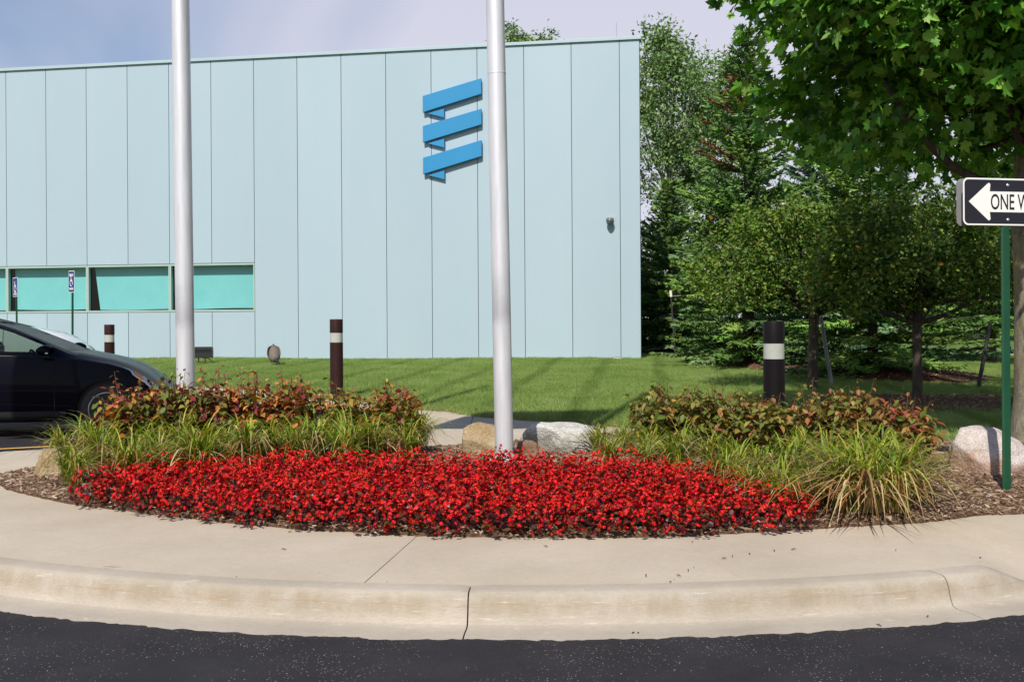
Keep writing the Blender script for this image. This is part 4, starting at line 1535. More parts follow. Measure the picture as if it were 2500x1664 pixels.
def spruce_mesh(H, R, seed, pal, dens=1.0, brown=None, z0=0.15, shoot=0.155):
    rg = np.random.default_rng(seed)
    Ts, As, Ns, Ss, Cs = [], [], [], [], []
    wood = MB()
    wood.tube([(0, 0, -0.1), (0, 0, H * 0.5), (0, 0, H * 0.97)], [0.02 * H, 0.012 * H, 0.01], 8)
    z = z0
    while z < H * 0.985:
        f = z / H
        Lb = R * (1 - f) ** 0.85 * rg.uniform(0.85, 1.1) + 0.12
        nb = max(5, int((12 if f < 0.5 else 10) * dens))
        a0 = rg.uniform(0, 2 * PI)
        for k in range(nb):
            a = a0 + 2 * PI * k / nb + rg.normal(0, 0.16)
            L = Lb * rg.uniform(0.72, 1.12)
            el = math.radians(-16 + 55 * f ** 1.3) + rg.normal(0, 0.08)
            d = np.array([math.cos(a) * math.cos(el), math.sin(a) * math.cos(el), math.sin(el)])
            side = np.array([-math.sin(a), math.cos(a), 0.0])
            ns = max(3, int(L / 0.075))
            t = np.linspace(0.18, 1.0, ns)
            curve = np.outer(t * L, d) + np.outer(0.16 * L * t ** 2.2, [0, 0, 1])
            base = np.array([0, 0, z])
            if L > 0.5 and rg.random() < 0.6:
                wood.tube([base, base + curve[len(curve) // 2], base + curve[-1] * 0.92], [0.012, 0.008, 0.004], 4)
            col_b = pick(pal, 1, 0.14, rg)[0]
            isb = brown is not None and brown(base + curve[-1], rg)
            for j in range(ns):
                p = base + curve[j]
                tl = t[j]
                # side shoots get shorter to the tip
                for sgn in (-1, 1):
                    for rep in range(3):
                        ln = (0.10 + 0.42 * L * (1 - tl) * 0.55) * rg.uniform(0.6, 1.15)
                        ln = min(ln, 0.46)
                        dr = d * rg.uniform(0.55, 0.95) + side * sgn * rg.uniform(0.5, 1.0) + np.array([0, 0, rg.uniform(-0.30, 0.30)])
                        m = max(1, int(ln / shoot + 0.5))
                        for q in range(m):
                            Ts.append(p + norm(dr) * q * shoot * 0.8)
                            As.append(dr + np.array([0, 0, 0.12 * q]) + rg.normal(0, 0.18, 3)); Ns.append([0, 0, 1.0]); Ss.append((rg.uniform(0.036, 0.052), shoot * rg.uniform(0.8, 1.25), 0.042))
                            Cs.append(np.array([0.23, 0.12, 0.062]) * rg.uniform(0.7, 1.3) if isb else col_b * rg.uniform(0.8, 1.25))
                Ts.append(p); As.append(d + np.array([0, 0, 0.3 * tl])); Ns.append([0, 0, 1.0]); Ss.append((0.036, shoot * 1.1, 0.034))
                Cs.append(col_b * (1.2 if tl > 0.8 else 1.0) if not isb else np.array([0.23, 0.12, 0.062]))
        z += (0.20 + 0.10 * (1 - f)) * rg.uniform(0.85, 1.15) / dens
    Ts, As, Ns = np.asarray(Ts), np.asarray(As), np.asarray(Ns)
    R_ = frames(As, Ns + np.random.default_rng(seed + 1).normal(0, 0.25, Ns.shape))
    V, FF, Cn, k = scatter(SHOOT[0], SHOOT[1], R_, np.asarray(Ss), Ts)
    me = raw_mesh('needles', V, FF, Cn, M_NEEDLE, col=np.repeat(np.clip(np.asarray(Cs), 0.003, 1), k, 0))
    return me, wood


def spruce(x, y, z, H, R, seed, pal, label, **kw):
    e = tag(empty('spruce_tree', (x, y, z)), label, 'tree', 'spruces beyond the lawn')
    me, w = spruce_mesh(H, R, seed, pal, **kw)
    put('crown', me, e)
    w.build('trunk', M_BARK2, e, smooth=60)
    return e


p = P(1850, 893, 0.45)
spruce(p.x, p.y + 0.9, 0.38, 7.3, 2.05, 41, spr_pal, 'tall spruce with a rusty dead branch near its top, next to the building corner',
       brown=lambda t, rg: (t[0] < -0.28 and 4.6 < t[2] < 6.4 and -0.7 < t[1] < 0.25 and rg.random() < 0.6) or (t[0] < -0.9 and 2.6 < t[2] < 4.6 and abs(t[1]) < 0.3 and rg.random() < 0.25))
p = Q(2130, 800, 20.6)
spruce(p.x, p.y, 0.45, 5.3, 2.4, 42, spr_pal, 'dense spruce on the mulch mound behind the two small trees')
p = Q(1640, 800, 33.5)
spruce(p.x, p.y, 0.4, 5.2, 1.9, 43, spr_pal, 'dark spruce right behind the building corner', shoot=0.20)
p = Q(2010, 800, 27.0)
spruce(p.x, p.y, 0.4, 6.6, 2.0, 44, blue_pal, 'bluish spruce between the tall spruce and the mulch mound', shoot=0.185)
p = Q(2420, 800, 26.5)
spruce(p.x, p.y, 0.4, 6.4, 1.7, 45, spr_pal, 'slender spruce seen past the leaning dark stake', shoot=0.185, z0=0.9)

# ------------------------------------------------------------------ tall poplars and far trees
pop_pal = [(0.099, 0.183, 0.049), (0.142, 0.244, 0.068), (0.198, 0.304, 0.097), (0.257, 0.357, 0.138)]


def broadleaf(name, x, y, gz, lobes, ncl, nl, sig, size, label, seed, trunk, pal=pop_pal, shell=0.5, forks=8, group='tall trees behind the building'):
    rg = np.random.default_rng(seed)
    e = tag(empty(name, (x, y, gz)), label, 'tree', group)
    t = MB()
    t.tube(trunk[0], trunk[1], 10)
    t.build('trunk', M_BARK2, e, smooth=60)
    me, C = leaf_crown('crown', lobes, ncl, nl, sig, size, SMALL, pal, M_LEAF, rg, shell, up=0.35, droop=0.2, tilt=0.7)
    put('crown', me, e)
    b = MB()
    for i in range(forks):
        c = C[rg.integers(len(C))]
        limb(b, (0, 0, min(c[2] * 0.55 + 1, trunk[0][-1][2])), c, 0.09, 0.02, rg, -0.05, 6, 6)
    bo = b.build('branches', mat_bark('pale_bark', (0.13, 0.12, 0.10), (0.30, 0.28, 0.25)) if seed == 51 else M_BARK2, e, smooth=60)
    bo['kind'] = 'stuff'
    return e


p = Q(1640, 800, 44.0)
broadleaf('poplar_tree', p.x, 44.0, 0.6, [(-0.6, 0, 10.6, 1.3, 1.3, 1.9, 2), (0.3, 0, 9.4, 1.7, 1.6, 2.4, 3), (-0.9, 0, 8.0, 1.2, 1.4, 1.9, 1.8), (0.4, 0, 6.4, 1.6, 1.5, 1.5, 1.6), (-0.2, 0, 11.6, 0.8, 0.8, 1.2, 1)], 400, 38, (0.23, 0.23, 0.23), 0.18,
          'tall poplar with a pale forked stem beside the building edge', 51, ([(0, 0, 0), (0.1, 0, 3), (-0.1, 0, 6), (0.2, 0, 10)], [0.22, 0.17, 0.12, 0.04]))
p = Q(1735, 800, 46.0)
broadleaf('poplar_tree', p.x, 46.0, 0.6, [(0, 0, 10.0, 1.4, 1.4, 1.9, 2), (0.3, 0, 8.0, 1.9, 1.8, 2.2, 3), (-0.3, 0, 6.0, 1.5, 1.6, 1.9, 2)], 360, 38, (0.25, 0.25, 0.25), 0.18,
          'second tall poplar, just right of the pale-stemmed one', 52, ([(0, 0, 0), (0, 0, 5), (0.3, 0, 10)], [0.22, 0.16, 0.04]))
p = Q(1265, 800, 48.0)
broadleaf('poplar_tree', p.x - 0.3, 48.0, 0.6, [(0.0, 0, 12.60, 0.70, 1.0, 1.15, 2.0), (0.8, 0, 12.35, 0.65, 1.0, 0.95, 1.4), (1.6, 0, 12.55, 0.45, 0.9, 0.80, 1.0), (-1.4, 0, 11.95, 0.7, 0.9, 0.85, 0.8)], 190, 26, (0.17, 0.17, 0.17), 0.18,
          'leafy treetop peeking over the flat roof behind the right flagpole', 53, ([(0, 0, 0), (0, 0, 8), (0.1, 0, 12)], [0.22, 0.16, 0.04]), shell=0.1)
back_pal = [(0.030, 0.062, 0.018), (0.045, 0.085, 0.024), (0.065, 0.110, 0.032)]
far_specs = [(1600, 40.0, 4.4, 'rounded dark green tree low behind the building corner', 54, 1.7),
             (1860, 47.0, 7.2, 'tall dark green tree behind the tall spruce', 55, 2.8),
             (2040, 52.0, 8.0, 'broad dark tree far behind the bluish spruce', 56, 3.2),
             (2200, 47.0, 6.6, 'broad dark tree behind the spruce on the mulch mound', 57, 3.0),
             (2370, 52.0, 7.6, 'dark tree behind the ONE WAY sign', 58, 3.2),
             (2510, 44.0, 6.6, 'dark tree behind the maple trunk at the right edge', 59, 2.8)]
for u, d, h, lab, sd, rr in far_specs:
    p = Q(u, 800, d)
    broadleaf('background_tree', p.x, d, 0.5, [(0, 0, h * 0.62, rr, rr, h * 0.36, 3), (rr * 0.3, 0, h * 0.32, rr * 1.05, rr, h * 0.24, 2), (-rr * 0.4, 0, h * 0.45, rr * 0.9, rr, h * 0.3, 1.5), (0, 0, h * 0.14, rr * 1.25, rr, h * 0.14, 1.8)], 560, 18, (0.34, 0.30, 0.26), 0.22,
              lab, sd, ([(0, 0, 0), (0, 0, h * 0.4), (0, 0, h * 0.8)], [0.18, 0.13, 0.04]), pal=back_pal, forks=5, group='background trees beyond the far road')

# ------------------------------------------------------------------ autumn shrubs
fire_pal = [(0.25, 0.055, 0.038), (0.44, 0.16, 0.045), (0.55, 0.25, 0.060), (0.30, 0.23, 0.045), (0.13, 0.155, 0.028), (0.20, 0.035, 0.040)]


rust_pal = [(0.29, 0.085, 0.045), (0.34, 0.16, 0.055), (0.34, 0.25, 0.07), (0.225, 0.195, 0.042), (0.145, 0.175, 0.03), (0.19, 0.075, 0.045)]


def shrub(x, y, w, d, h, wt, label, seed, leaf=0.068, n=105):
    rg = np.random.default_rng(seed)
    gz = ground_z(x, y) - 0.01
    e = tag(empty('shrub', (x, y, gz)), label, 'shrub', 'low autumn-coloured shrubs')
    st = MB()
    Ts, As, Ns = [], [], []
    hts = []
    for i in range(n):
        a = rg.uniform(0, 2 * PI)
        r = math.sqrt(rg.random())
        tx, ty = math.cos(a) * r * w / 2, math.sin(a) * r * d / 2
        th = h * (0.72 + 0.28 * (1 - r * r)) * rg.uniform(0.52, 1.12)
        if rg.random() < 0.10: th *= 1.2
        b = Vector((tx * 0.25, ty * 0.25, 0))
        t = Vector((tx, ty, th))
        mid = b.lerp(t, 0.5) + Vector((0, 0, 0.06))
        st.tube([b, mid, t], [0.006, 0.004, 0.002], 4)
        nl = int(rg.integers(13, 20))
        for k in range(nl):
            q = 0.26 + 0.74 * (k + 1) / nl
            pos = (b.lerp(mid, q * 2) if q < 0.5 else mid.lerp(t, q * 2 - 1))
            a2 = k * 2.4 + rg.normal(0, 0.4)
            out = np.array([math.cos(a2), math.sin(a2), 0])
            Ts.append(np.array(pos) + out * 0.012)
            As.append(out * rg.uniform(0.6, 1.0) + np.array([0, 0, rg.uniform(-0.9, 0.15)]) + rg.normal(0, 0.2, 3))
            Ns.append(np.array([0, 0, 1.0]) + out * 0.6 + rg.normal(0, 0.35, 3))
            hts.append(pos.z / h)
    Ts, As, Ns = map(np.asarray, (Ts, As, Ns))
    m = len(Ts)
    wt = np.asarray(wt, float); wt = wt / wt.sum()
    col = pick(fire_pal if x < 0.5 else rust_pal, m, 0.18, rg, wt)
    hs = np.asarray(hts)
    g_ = rg.random(m) < np.clip(0.75 - hs * 0.75, 0, 1)                       # older leaves low down are still green
    col[g_] = pick([(0.105, 0.145, 0.025), (0.15, 0.17, 0.032)], int(g_.sum()), 0.2, rg)
    me = leafmesh('foliage', OVAL[0], OVAL[1], frames(As, Ns), leaf * rg.uniform(0.6, 1.3, m) * np.where(hs > 0.93, 0.7, 1.0), Ts, col, M_AUTUMN, smooth=True)
    put('foliage', me, e)
    st.build('stems', M_TWIG, e)
    return e


def shrub_px(u, vtop, d, wpx, wt, label, seed, dep=0.7, **kw):
    p = Q(u, vtop - (8 if u < 1200 else 26), d)
    gz = ground_z(p.x, d)
    return shrub(p.x, d, wpx / F_PX * d, dep, p.z - gz, wt, label, seed, **kw)


#                              red  org  ylo  olv  grn  pur
shrub_px(318, 950, 9.05, 165, (1.6, 1.2, 0.5, 1.0, 1.0, 1.2), 'dark red-tipped shrub in front of the black car wheel', 101)
shrub_px(415, 932, 9.15, 165, (0.8, 0.5, 0.2, 1.2, 2.4, 0.9), 'mostly green shrub growing in front of the left flagpole', 102)
shrub_px(520, 938, 9.24, 150, (1.4, 0.8, 0.3, 0.8, 0.8, 2.2), 'purple-red shrub just right of the left flagpole', 103)
shrub_px(615, 930, 9.32, 165, (0.8, 2.4, 1.6, 0.7, 0.3, 1.0), 'bright orange shrub below the goose', 104)
shrub_px(722, 926, 9.40, 160, (1.0, 2.4, 1.4, 0.8, 0.4, 0.8), 'orange shrub with an upright top, left of the middle bollard light', 105)
shrub_px(832, 948, 9.49, 150, (0.3, 0.8, 1.4, 2.4, 1.2, 0.2), 'sparse olive-yellow shrub in front of the middle bollard light', 106, n=55)
shrub_px(960, 944, 9.60, 150, (0.9, 1.8, 0.6, 1.6, 0.6, 0.5), 'reddish-brown shrub at the right end of the left row', 107)
shrub_px(1628, 962, 9.2, 200, (0.4, 0.7, 0.3, 2.2, 1.9, 0.3), 'brown-green shrub nearest the pole shadow on the lawn', 108)
shrub_px(1745, 978, 9.1, 190, (0.4, 0.8, 0.3, 2.3, 2.0, 0.3), 'olive shrub with one pink-red leaf left of the dark bollard', 109)
shrub_px(1868, 990, 8.9, 190, (0.7, 1.0, 0.3, 2.0, 1.8, 0.3), 'olive and rust shrub in front of the dark bollard light', 110)
shrub_px(1985, 1000, 8.75, 180, (0.7, 1.0, 0.3, 2.0, 1.9, 0.3), 'green-brown shrub in front of the pale hidden boulder', 111)
shrub_px(2080, 972, 8.6, 170, (0.9, 1.2, 0.3, 1.8, 1.3, 0.3), 'tallest rust-tipped shrub in the right row', 112)
shrub_px(2190, 1008, 8.4, 210, (2.4, 2.8, 1.0, 1.0, 0.4, 0.3), 'orange-red shrub reaching out toward the pink boulder', 113, leaf=0.08)


# ------------------------------------------------------------------ daylilies
def daylily_mesh(seed, n=64, h=0.42, spread=0.42, dry=0.22, drybend=1.0):
    rg = np.random.default_rng(seed)
    out = {0: ([], [], []), 1: ([], [], [])}
    for i in range(n):
        k = 1 if rg.random() < dry else 0
        V, Fc, Cc = out[k]
        a = rg.uniform(0, 2 * PI)
        bx, by = rg.normal(0, 0.035, 2)
        L = h * rg.uniform(0.75, 1.45) * (1.0 if k == 0 else 0.95)
        reach = spread * rg.uniform(0.25, 1.15) * (1.0 + 0.3 * k)
        w = rg.uniform(0.0035, 0.0072)
        seg = 8
        top = L * rg.uniform(0.72, 1.0)
        fall = rg.uniform(0.1, 0.75) + 0.35 * k * drybend
        ca, sa = math.cos(a), math.sin(a)
        yaw = rg.normal(0, 0.5)
        b0 = len(V)
        c0 = pick([(0.11, 0.18, 0.020), (0.20, 0.27, 0.028), (0.31, 0.355, 0.042), (0.46, 0.42, 0.070)], 1, 0.15, rg, [0.26, 0.34, 0.27, 0.13])[0] if k == 0 else pick([(0.42, 0.29, 0.13), (0.52, 0.40, 0.22), (0.33, 0.17, 0.06)], 1, 0.18, rg)[0]
        tipdry = k == 0 and rg.random() < 0.45
        for j in range(seg + 1):
            t = j / seg
            r = reach * (t ** 1.6)
            z = top * (1.55 * t - (0.55 + fall) * t ** 2.6) if t > 0 else 0
            wj = w * (0.75 + 0.5 * math.sin(PI * min(1, t * 1.1))) * (1 - t ** 5)
            px_, py_ = bx + ca * r - sa * 0.10 * yaw * t * t * h, by + sa * r + ca * 0.10 * yaw * t * t * h
            z = max(z, 0.012)
            for sg in (-1, 1):
                V.append((px_ - sa * wj * sg, py_ + ca * wj * sg, z + abs(0.25 * wj)))
                Cc.append(np.array([0.44, 0.32, 0.14]) if (tipdry and t > 0.8) else c0)
        for j in range(seg):
            q = b0 + 2 * j
            Fc.append((q, q + 1, q + 3, q + 2))
    res = []
    for k in (0, 1):
        V, Fc, Cc = out[k]
        res.append(raw_mesh('strap_leaves' if k == 0 else 'dry_leaves', V, np.asarray(Fc).ravel(), np.full(len(Fc), 4), M_BLADE, col=np.asarray(Cc), smooth=True))
    return res


lily_kinds = [daylily_mesh(200 + i, n=125, dry=0.20 + 0.04 * (i % 3)) for i in range(6)]
lily_dry = [daylily_mesh(220 + i, n=170, h=0.42, spread=0.52, dry=0.48) for i in range(3)]


def daylily(u, v, zg, kinds, i, label, group, sc=1.0):
    p = P(u, v, zg)
    gz = bed_z(p.x, p.y) - 0.005
    g, d = kinds[i % len(kinds)]
    o = empty('daylily')
    link(bpy.data.objects.new('leaves', g), o)
    o.location = (p.x, p.y, gz)
    o.rotation_euler = (0, 0, rnd.uniform(0, 6.28))
    s = sc * rnd.uniform(0.88, 1.12)
    o.scale = (s, s, s * rnd.uniform(0.92, 1.08))
    link(bpy.data.objects.new('dry_leaves', d), o)
    return tag(o, label, 'daylily', group)


LG, LL = 'daylilies left of the tall flagpole', 'clump of arching green and straw-coloured daylily leaves in the band left of the tall flagpole'
spots = [(330, 1178), (470, 1172), (600, 1166), (730, 1160), (860, 1152), (980, 1142), (175, 1178), (235, 1160), (300, 1150), (360, 1150), (425, 1148), (490, 1140), (555, 1142), (620, 1136), (690, 1136), (755, 1130), (820, 1128), (885, 1122), (950, 1120), (1015, 1112),
         (205, 1140), (330, 1132), (450, 1128), (580, 1124), (700, 1118), (820, 1112), (940, 1104), (1010, 1095),
         (150, 1150), (400, 1170), (520, 1166), (650, 1160), (780, 1152), (900, 1146)]
for i, (u, v) in enumerate(spots):
    daylily(u + rnd.uniform(-14, 14), v + rnd.uniform(-5, 5), 0.24, lily_kinds, i, LL, LG, 0.95)
RG, RL = 'daylilies right of the tall flagpole', 'clump of arching green daylily leaves right of the grey boulder'
spots = [(1452, 1128), (1520, 1126), (1590, 1138), (1660, 1150), (1735, 1165), (1800, 1178), (1870, 1190), (1935, 1200), (1960, 1162), (2030, 1180), (1990, 1222), (2060, 1205), (1640, 1175), (1760, 1200), (1850, 1225), (1920, 1238), (1490, 1150), (1570, 1165)]
for i, (u, v) in enumerate(spots):
    daylily(u + rnd.uniform(-14, 14), v + rnd.uniform(-5, 5), 0.24, lily_kinds, i + 2, RL, RG, 0.68 + 0.20 * max(0, (u - 1450) / 650))
DG, DL = 'dry daylilies at the right end of the bed', 'bushy half-dried daylily clump leaning over the sidewalk edge at the right end'
for i, (u, v) in enumerate([(2090, 1228), (2150, 1222), (2120, 1250), (2185, 1248), (2060, 1245), (2215, 1222), (2150, 1190)]):
    daylily(u, v, 0.20, lily_dry, i, DL, DG, 1.0)


# ------------------------------------------------------------------ red begonias
def begonia_meshes(seed):
    rg = np.random.default_rng(seed)
    nl, nf = 60, 70
    # leaves
    a = rg.uniform(0, 2 * PI, nl); r = np.sqrt(rg.random(nl)) * 0.105
    zt = 0.018 + 0.125 * (1 - (r / 0.125) ** 2) * rg.uniform(0.35, 1.0, nl)
    T = np.stack([np.cos(a) * r, np.sin(a) * r, zt], 1)
    out = np.stack([np.cos(a), np.sin(a), np.zeros(nl)], 1)
    Rl = frames(out + rg.normal(0, 0.5, (nl, 3)), np.array([0, 0, 0.9]) + out * 0.5 + rg.normal(0, 0.35, (nl, 3)))
    cl = pick([(0.065, 0.016, 0.014), (0.085, 0.026, 0.016), (0.10, 0.05, 0.018), (0.055, 0.012, 0.018)], nl, 0.2, rg)
    lm = leafmesh('begonia', ROUND[0], ROUND[1], Rl, rg.uniform(0.024, 0.040, nl), T, cl, M_BEGLEAF, smooth=True)
    # flowers: two broad and two narrow petals round a yellow boss
    pet = np.asarray(ROUND[0]); k = len(pet)
    verts, faces, cols = [], [], []
    for i in range(nf):
        a1 = rg.uniform(0, 2 * PI); el = math.acos(1 - rg.random() * 1.3)
        d = np.array([math.cos(a1) * math.sin(el), math.sin(a1) * math.sin(el), math.cos(el)])
        base = np.array([0, 0, 0.075]) + d * np.array([0.108, 0.108, 0.135]) * rg.uniform(0.86, 1.10)
        n = norm(d * 0.7 + np.array([0, 0, 0.35]) + rg.normal(0, 0.38, 3))
        ax = norm(np.cross(n, rg.normal(size=3)))
        F3 = np.stack([ax, np.cross(n, ax), n], 1)
        c = pick([(0.53, 0.004, 0.013), (0.60, 0.009, 0.014), (0.34, 0.003, 0.011), (0.70, 0.035, 0.035)], 1, 0.14, rg, [0.36, 0.24, 0.30, 0.10])[0]
        sz = rg.uniform(0.0095, 0.0155)
        for q in range(4):
            ang = q * PI / 2
            rot = np.array([[math.cos(ang), -math.sin(ang), 0], [math.sin(ang), math.cos(ang), 0], [0, 0, 1]])
            wv = 1.15 if q % 2 == 0 else 0.72
            loc = (pet * np.array([sz * wv * 1.05, sz * (1.05 if q % 2 == 0 else 0.85), sz * 0.9]) + np.array([0, sz * 0.08, 0.0008 * q])) @ rot.T
            b0 = len(verts)
            verts += list(loc @ F3.T + base)
            faces += [tuple(x + b0 for x in f) for f in ROUND[1]]
            cols += [c * (1.0 if q % 2 == 0 else 0.9)] * k
        b0 = len(verts)
        boss = np.array([[0.0042, 0, 0.004], [-0.003, 0.0042, 0.004], [-0.003, -0.0042, 0.004], [0, 0, 0.009]]) * (sz / 0.024)
        verts += list(boss @ F3.T + base)
        faces += [(b0, b0 + 1, b0 + 3), (b0 + 1, b0 + 2, b0 + 3), (b0 + 2, b0, b0 + 3)]
        cols += [np.array([0.85, 0.34, 0.02])] * 4
    fm = raw_mesh('blossoms', np.asarray(verts), np.concatenate([np.asarray(f) for f in faces]), [len(f) for f in faces], M_PETAL, col=np.asarray(cols), smooth=True)
    return lm, fm


beg = [begonia_meshes(300 + i) for i in range(8)]
beg_back = [(-3.15, 8.12), (-2.4, 8.22), (-1.4, 8.25), (-0.4, 8.28), (0.4, 8.18), (1.0, 8.0), (1.5, 7.55), (1.9, 7.05), (2.02, 6.78)]
LABB = 'red-flowering bronze-leaved begonia in the dense front bed'
sp = 0.165
row = 0
nb = 0
y = 6.3
while y < 8.4:
    x = -3.3 + (sp / 2 if row % 2 else 0)
    while x < 2.1:
        xx, yy = x + rnd.uniform(-.03, .03), y + rnd.uniform(-.03, .03)
        f0 = interp(bed_front, xx) - 0.05
        if xx > -3.02 and xx < 1.84 and f0 < yy < interp(beg_back, xx) - 0.02:
            p_ = Vector((xx, yy))
            if (p_ - Vector((-0.06, 8.72))).length > 0.3:
                lm, fm = beg[rnd.randrange(8)]
                o = empty('begonia')
                link(bpy.data.objects.new('leaves', lm), o)
                o.location = (xx, yy, bed_z(xx, yy) - 0.012)
                s = rnd.uniform(0.86, 1.10)
                o.scale = (s, s, s * rnd.uniform(0.9, 1.15))
                o.rotation_euler = (rnd.uniform(-.08, .08), rnd.uniform(-.08, .08), rnd.uniform(0, 6.28))
                tag(o, LABB, 'begonia', 'red begonias')
                link(bpy.data.objects.new('blossoms', fm), o)
                nb += 1
        x += sp
    y += sp * 0.866
    row += 1
print('begonias', nb)
# ------------------------------------------------------------------ floodlight, goose, posts
M_BLK = principled('black_housing', (0.010, 0.0105, 0.012), 0.5, var=0.2, scale=15)
p = P(495, 889, 0.40)
fl = tag(empty('floodlight', (p.x, p.y, lawn_z(p.x, p.y) - 0.02), 0.12), 'black box floodlight on a bracket in the lawn behind the left flagpole', 'floodlight')
prof_f = [(-0.12, 0.17), (0.10, 0.17), (0.14, 0.30), (0.10, 0.42), (-0.02, 0.445), (-0.11, 0.40)]
mb = MB()
nf = len(prof_f)
mb.grid([[(sx * 0.24, y, z) for y, z in prof_f + prof_f[:1]] for sx in (-1, 1)])
mb.f += [tuple(range(nf)), tuple(range(nf + 1, 2 * nf + 1))]; mb.m += [0, 0]
bevel(mb.build('housing', M_BLK, fl), 0.008)
for i in range(12):
    MB().box((-0.21 + i * 0.038, -0.10, 0.37), (0.008, 0.07, 0.10)).build('cooling_fin', M_BLK, fl)
for sx in (-0.10, 0.06):
    MB().box((sx, 0, 0.085), (0.022, 0.03, 0.18)).build('bracket', M_BLK, fl)
MB().tube([(0.0, 0, 0.165), (0.12, -0.03, 0.165), (0.20, -0.04, 0.12), (0.21, -0.04, 0.05), (0.15, -0.03, 0.015), (-0.1, 0, 0.02)], 0.011, 8).build('conduit', M_BLK, fl, smooth=60)

# grazing goose seen from behind, tail up
M_GOOSE, N_, L_, o_ = newmat('goose_feathers')
b_ = N_.new('ShaderNodeBsdfPrincipled'); b_.inputs['Roughness'].default_value = 0.85
at_ = N_.new('ShaderNodeAttribute'); at_.attribute_name = 'tint'
gg_ = N_.new('ShaderNodeNewGeometry').outputs['Position']
c_ = mix(N_, L_, 1.0, at_.outputs['Color'], ramp(N_, L_, noise(N_, L_, gg_, 55.0, 4), [(0.3, 0.7), (0.7, 1.3)]), 'MULTIPLY')
L_.new(c_, b_.inputs['Base Color']); L_.new(b_.outputs[0], o_.inputs[0])
p = P(668, 892, 0.40)
goose = tag(empty('goose', (p.x, p.y, lawn_z(p.x, p.y) - 0.005), 0.25), 'grey-brown goose grazing on the lawn with its tail raised', 'goose')
goose.scale = (1.1, 1.1, 1.12)
# spine from the raised tail down over the back, breast, neck to the head at the ground
spine = [((0.00, 0.10, 0.47), 0.012, 0.020), ((0.00, 0.09, 0.43), 0.040, 0.030), ((0.005, 0.06, 0.37), 0.085, 0.075), ((0.01, 0.02, 0.30), 0.120, 0.110), ((0.01, -0.03, 0.235), 0.135, 0.125),
         ((0.02, -0.09, 0.185), 0.118, 0.112), ((0.035, -0.15, 0.155), 0.080, 0.080), ((0.06, -0.20, 0.130), 0.042, 0.045), ((0.085, -0.235, 0.095), 0.028, 0.030), ((0.10, -0.25, 0.06), 0.030, 0.032), ((0.105, -0.262, 0.035), 0.026, 0.026), ((0.108, -0.285, 0.014), 0.010, 0.010)]
V, cols = [], []
n = 18
for i, (c, rx, ry) in enumerate(spine):
    a = Vector(spine[max(i - 1, 0)][0]); b = Vector(spine[min(i + 1, len(spine) - 1)][0])
    t = (b - a).normalized()
    s = Vector((1, 0, 0)); s = (s - t * s.dot(t)).normalized(); u = t.cross(s)
    for k in range(n):
        an = 2 * PI * k / n
        V.append(Vector(c) + s * math.cos(an) * rx + u * math.sin(an) * ry)
        under = u.z * math.sin(an) < -0.45
        if i <= 1: cc = (0.10, 0.09, 0.085)
        elif i <= 6: cc = (0.34, 0.30, 0.26) if under else (0.155, 0.125, 0.105)
        else: cc = (0.02, 0.018, 0.017)
        cols.append(cc)
fs, cn = [], []
for i in range(len(spine) - 1):
    for k in range(n):
        k2 = (k + 1) % n
        fs += [i * n + k, i * n + k2, (i + 1) * n + k2, (i + 1) * n + k]; cn.append(4)
fs += list(range(n - 1, -1, -1)); cn.append(n)
fs += [(len(spine) - 1) * n + k for k in range(n)]; cn.append(n)
put('body', raw_mesh('body', V, fs, cn, M_GOOSE, smooth=True, col=np.asarray(cols)), goose)
for sx in (-1, 1):
    w = MB()
    rows = []
    for t in np.linspace(0, 1, 9):
        y = -0.10 + 0.21 * t; z = 0.20 + 0.24 * t
        wd = 0.10 * math.sin(PI * min(1, 0.25 + 0.75 * t)) ** 0.7 * (1 - t ** 4)
        rows.append([(sx * (0.132 * math.cos(q * 0.9) * (1 - 0.70 * t * t) + 0.012), y - 0.02 + 0.05 * (q - 0.5), z - wd * (q - 0.75) * 1.2) for q in np.linspace(0, 1, 6)])
    w.grid(rows)
    wo_ = w.build('wing', principled('wing_feathers', (0.13, 0.105, 0.09), 0.85, var=0.35, scale=45), goose, smooth=60)
    m_ = wo_.modifiers.new('solid', 'SOLIDIFY'); m_.thickness = 0.012
    lg = MB().tube([(sx * 0.05, -0.02, 0.15), (sx * 0.055, 0.01, 0.08), (sx * 0.055, -0.005, 0.012)], [0.022, 0.010, 0.008], 8)
    lg.prism([(-0.03, 0), (0.03, 0), (0.0, 0.045)], 0.008, T((sx * 0.055, -0.03, 0.004)) @ Matrix.Rotation(-PI / 2, 4, 'X'))
    lg.build('leg', principled('goose_leg', (0.35, 0.27, 0.22), 0.7), goose, smooth=50)

# leaning stakes and marker post under the trees
M_STEEL = principled('grey_conduit', (0.20, 0.20, 0.21), 0.5, metal=0.4, var=0.1)
M_DARKST = principled('dark_stake', (0.03, 0.028, 0.027), 0.7)


def stake(u0_, v0_, u1_, v1_, d, r, mat, label):
    a, b = Q(u0_, v0_, d), Q(u1_, v1_, d)
    a = a - (b - a).normalized() * 0.25
    mb = MB().tube([a, a.lerp(b, 0.5), b], r, 10)
    mb.tube([b, b + (b - a).normalized() * 0.02], r * 0.7, 10)
    return tag(mb.build('leaning_stake', mat, smooth=40), label, 'stake', 'leaning stakes under the trees')


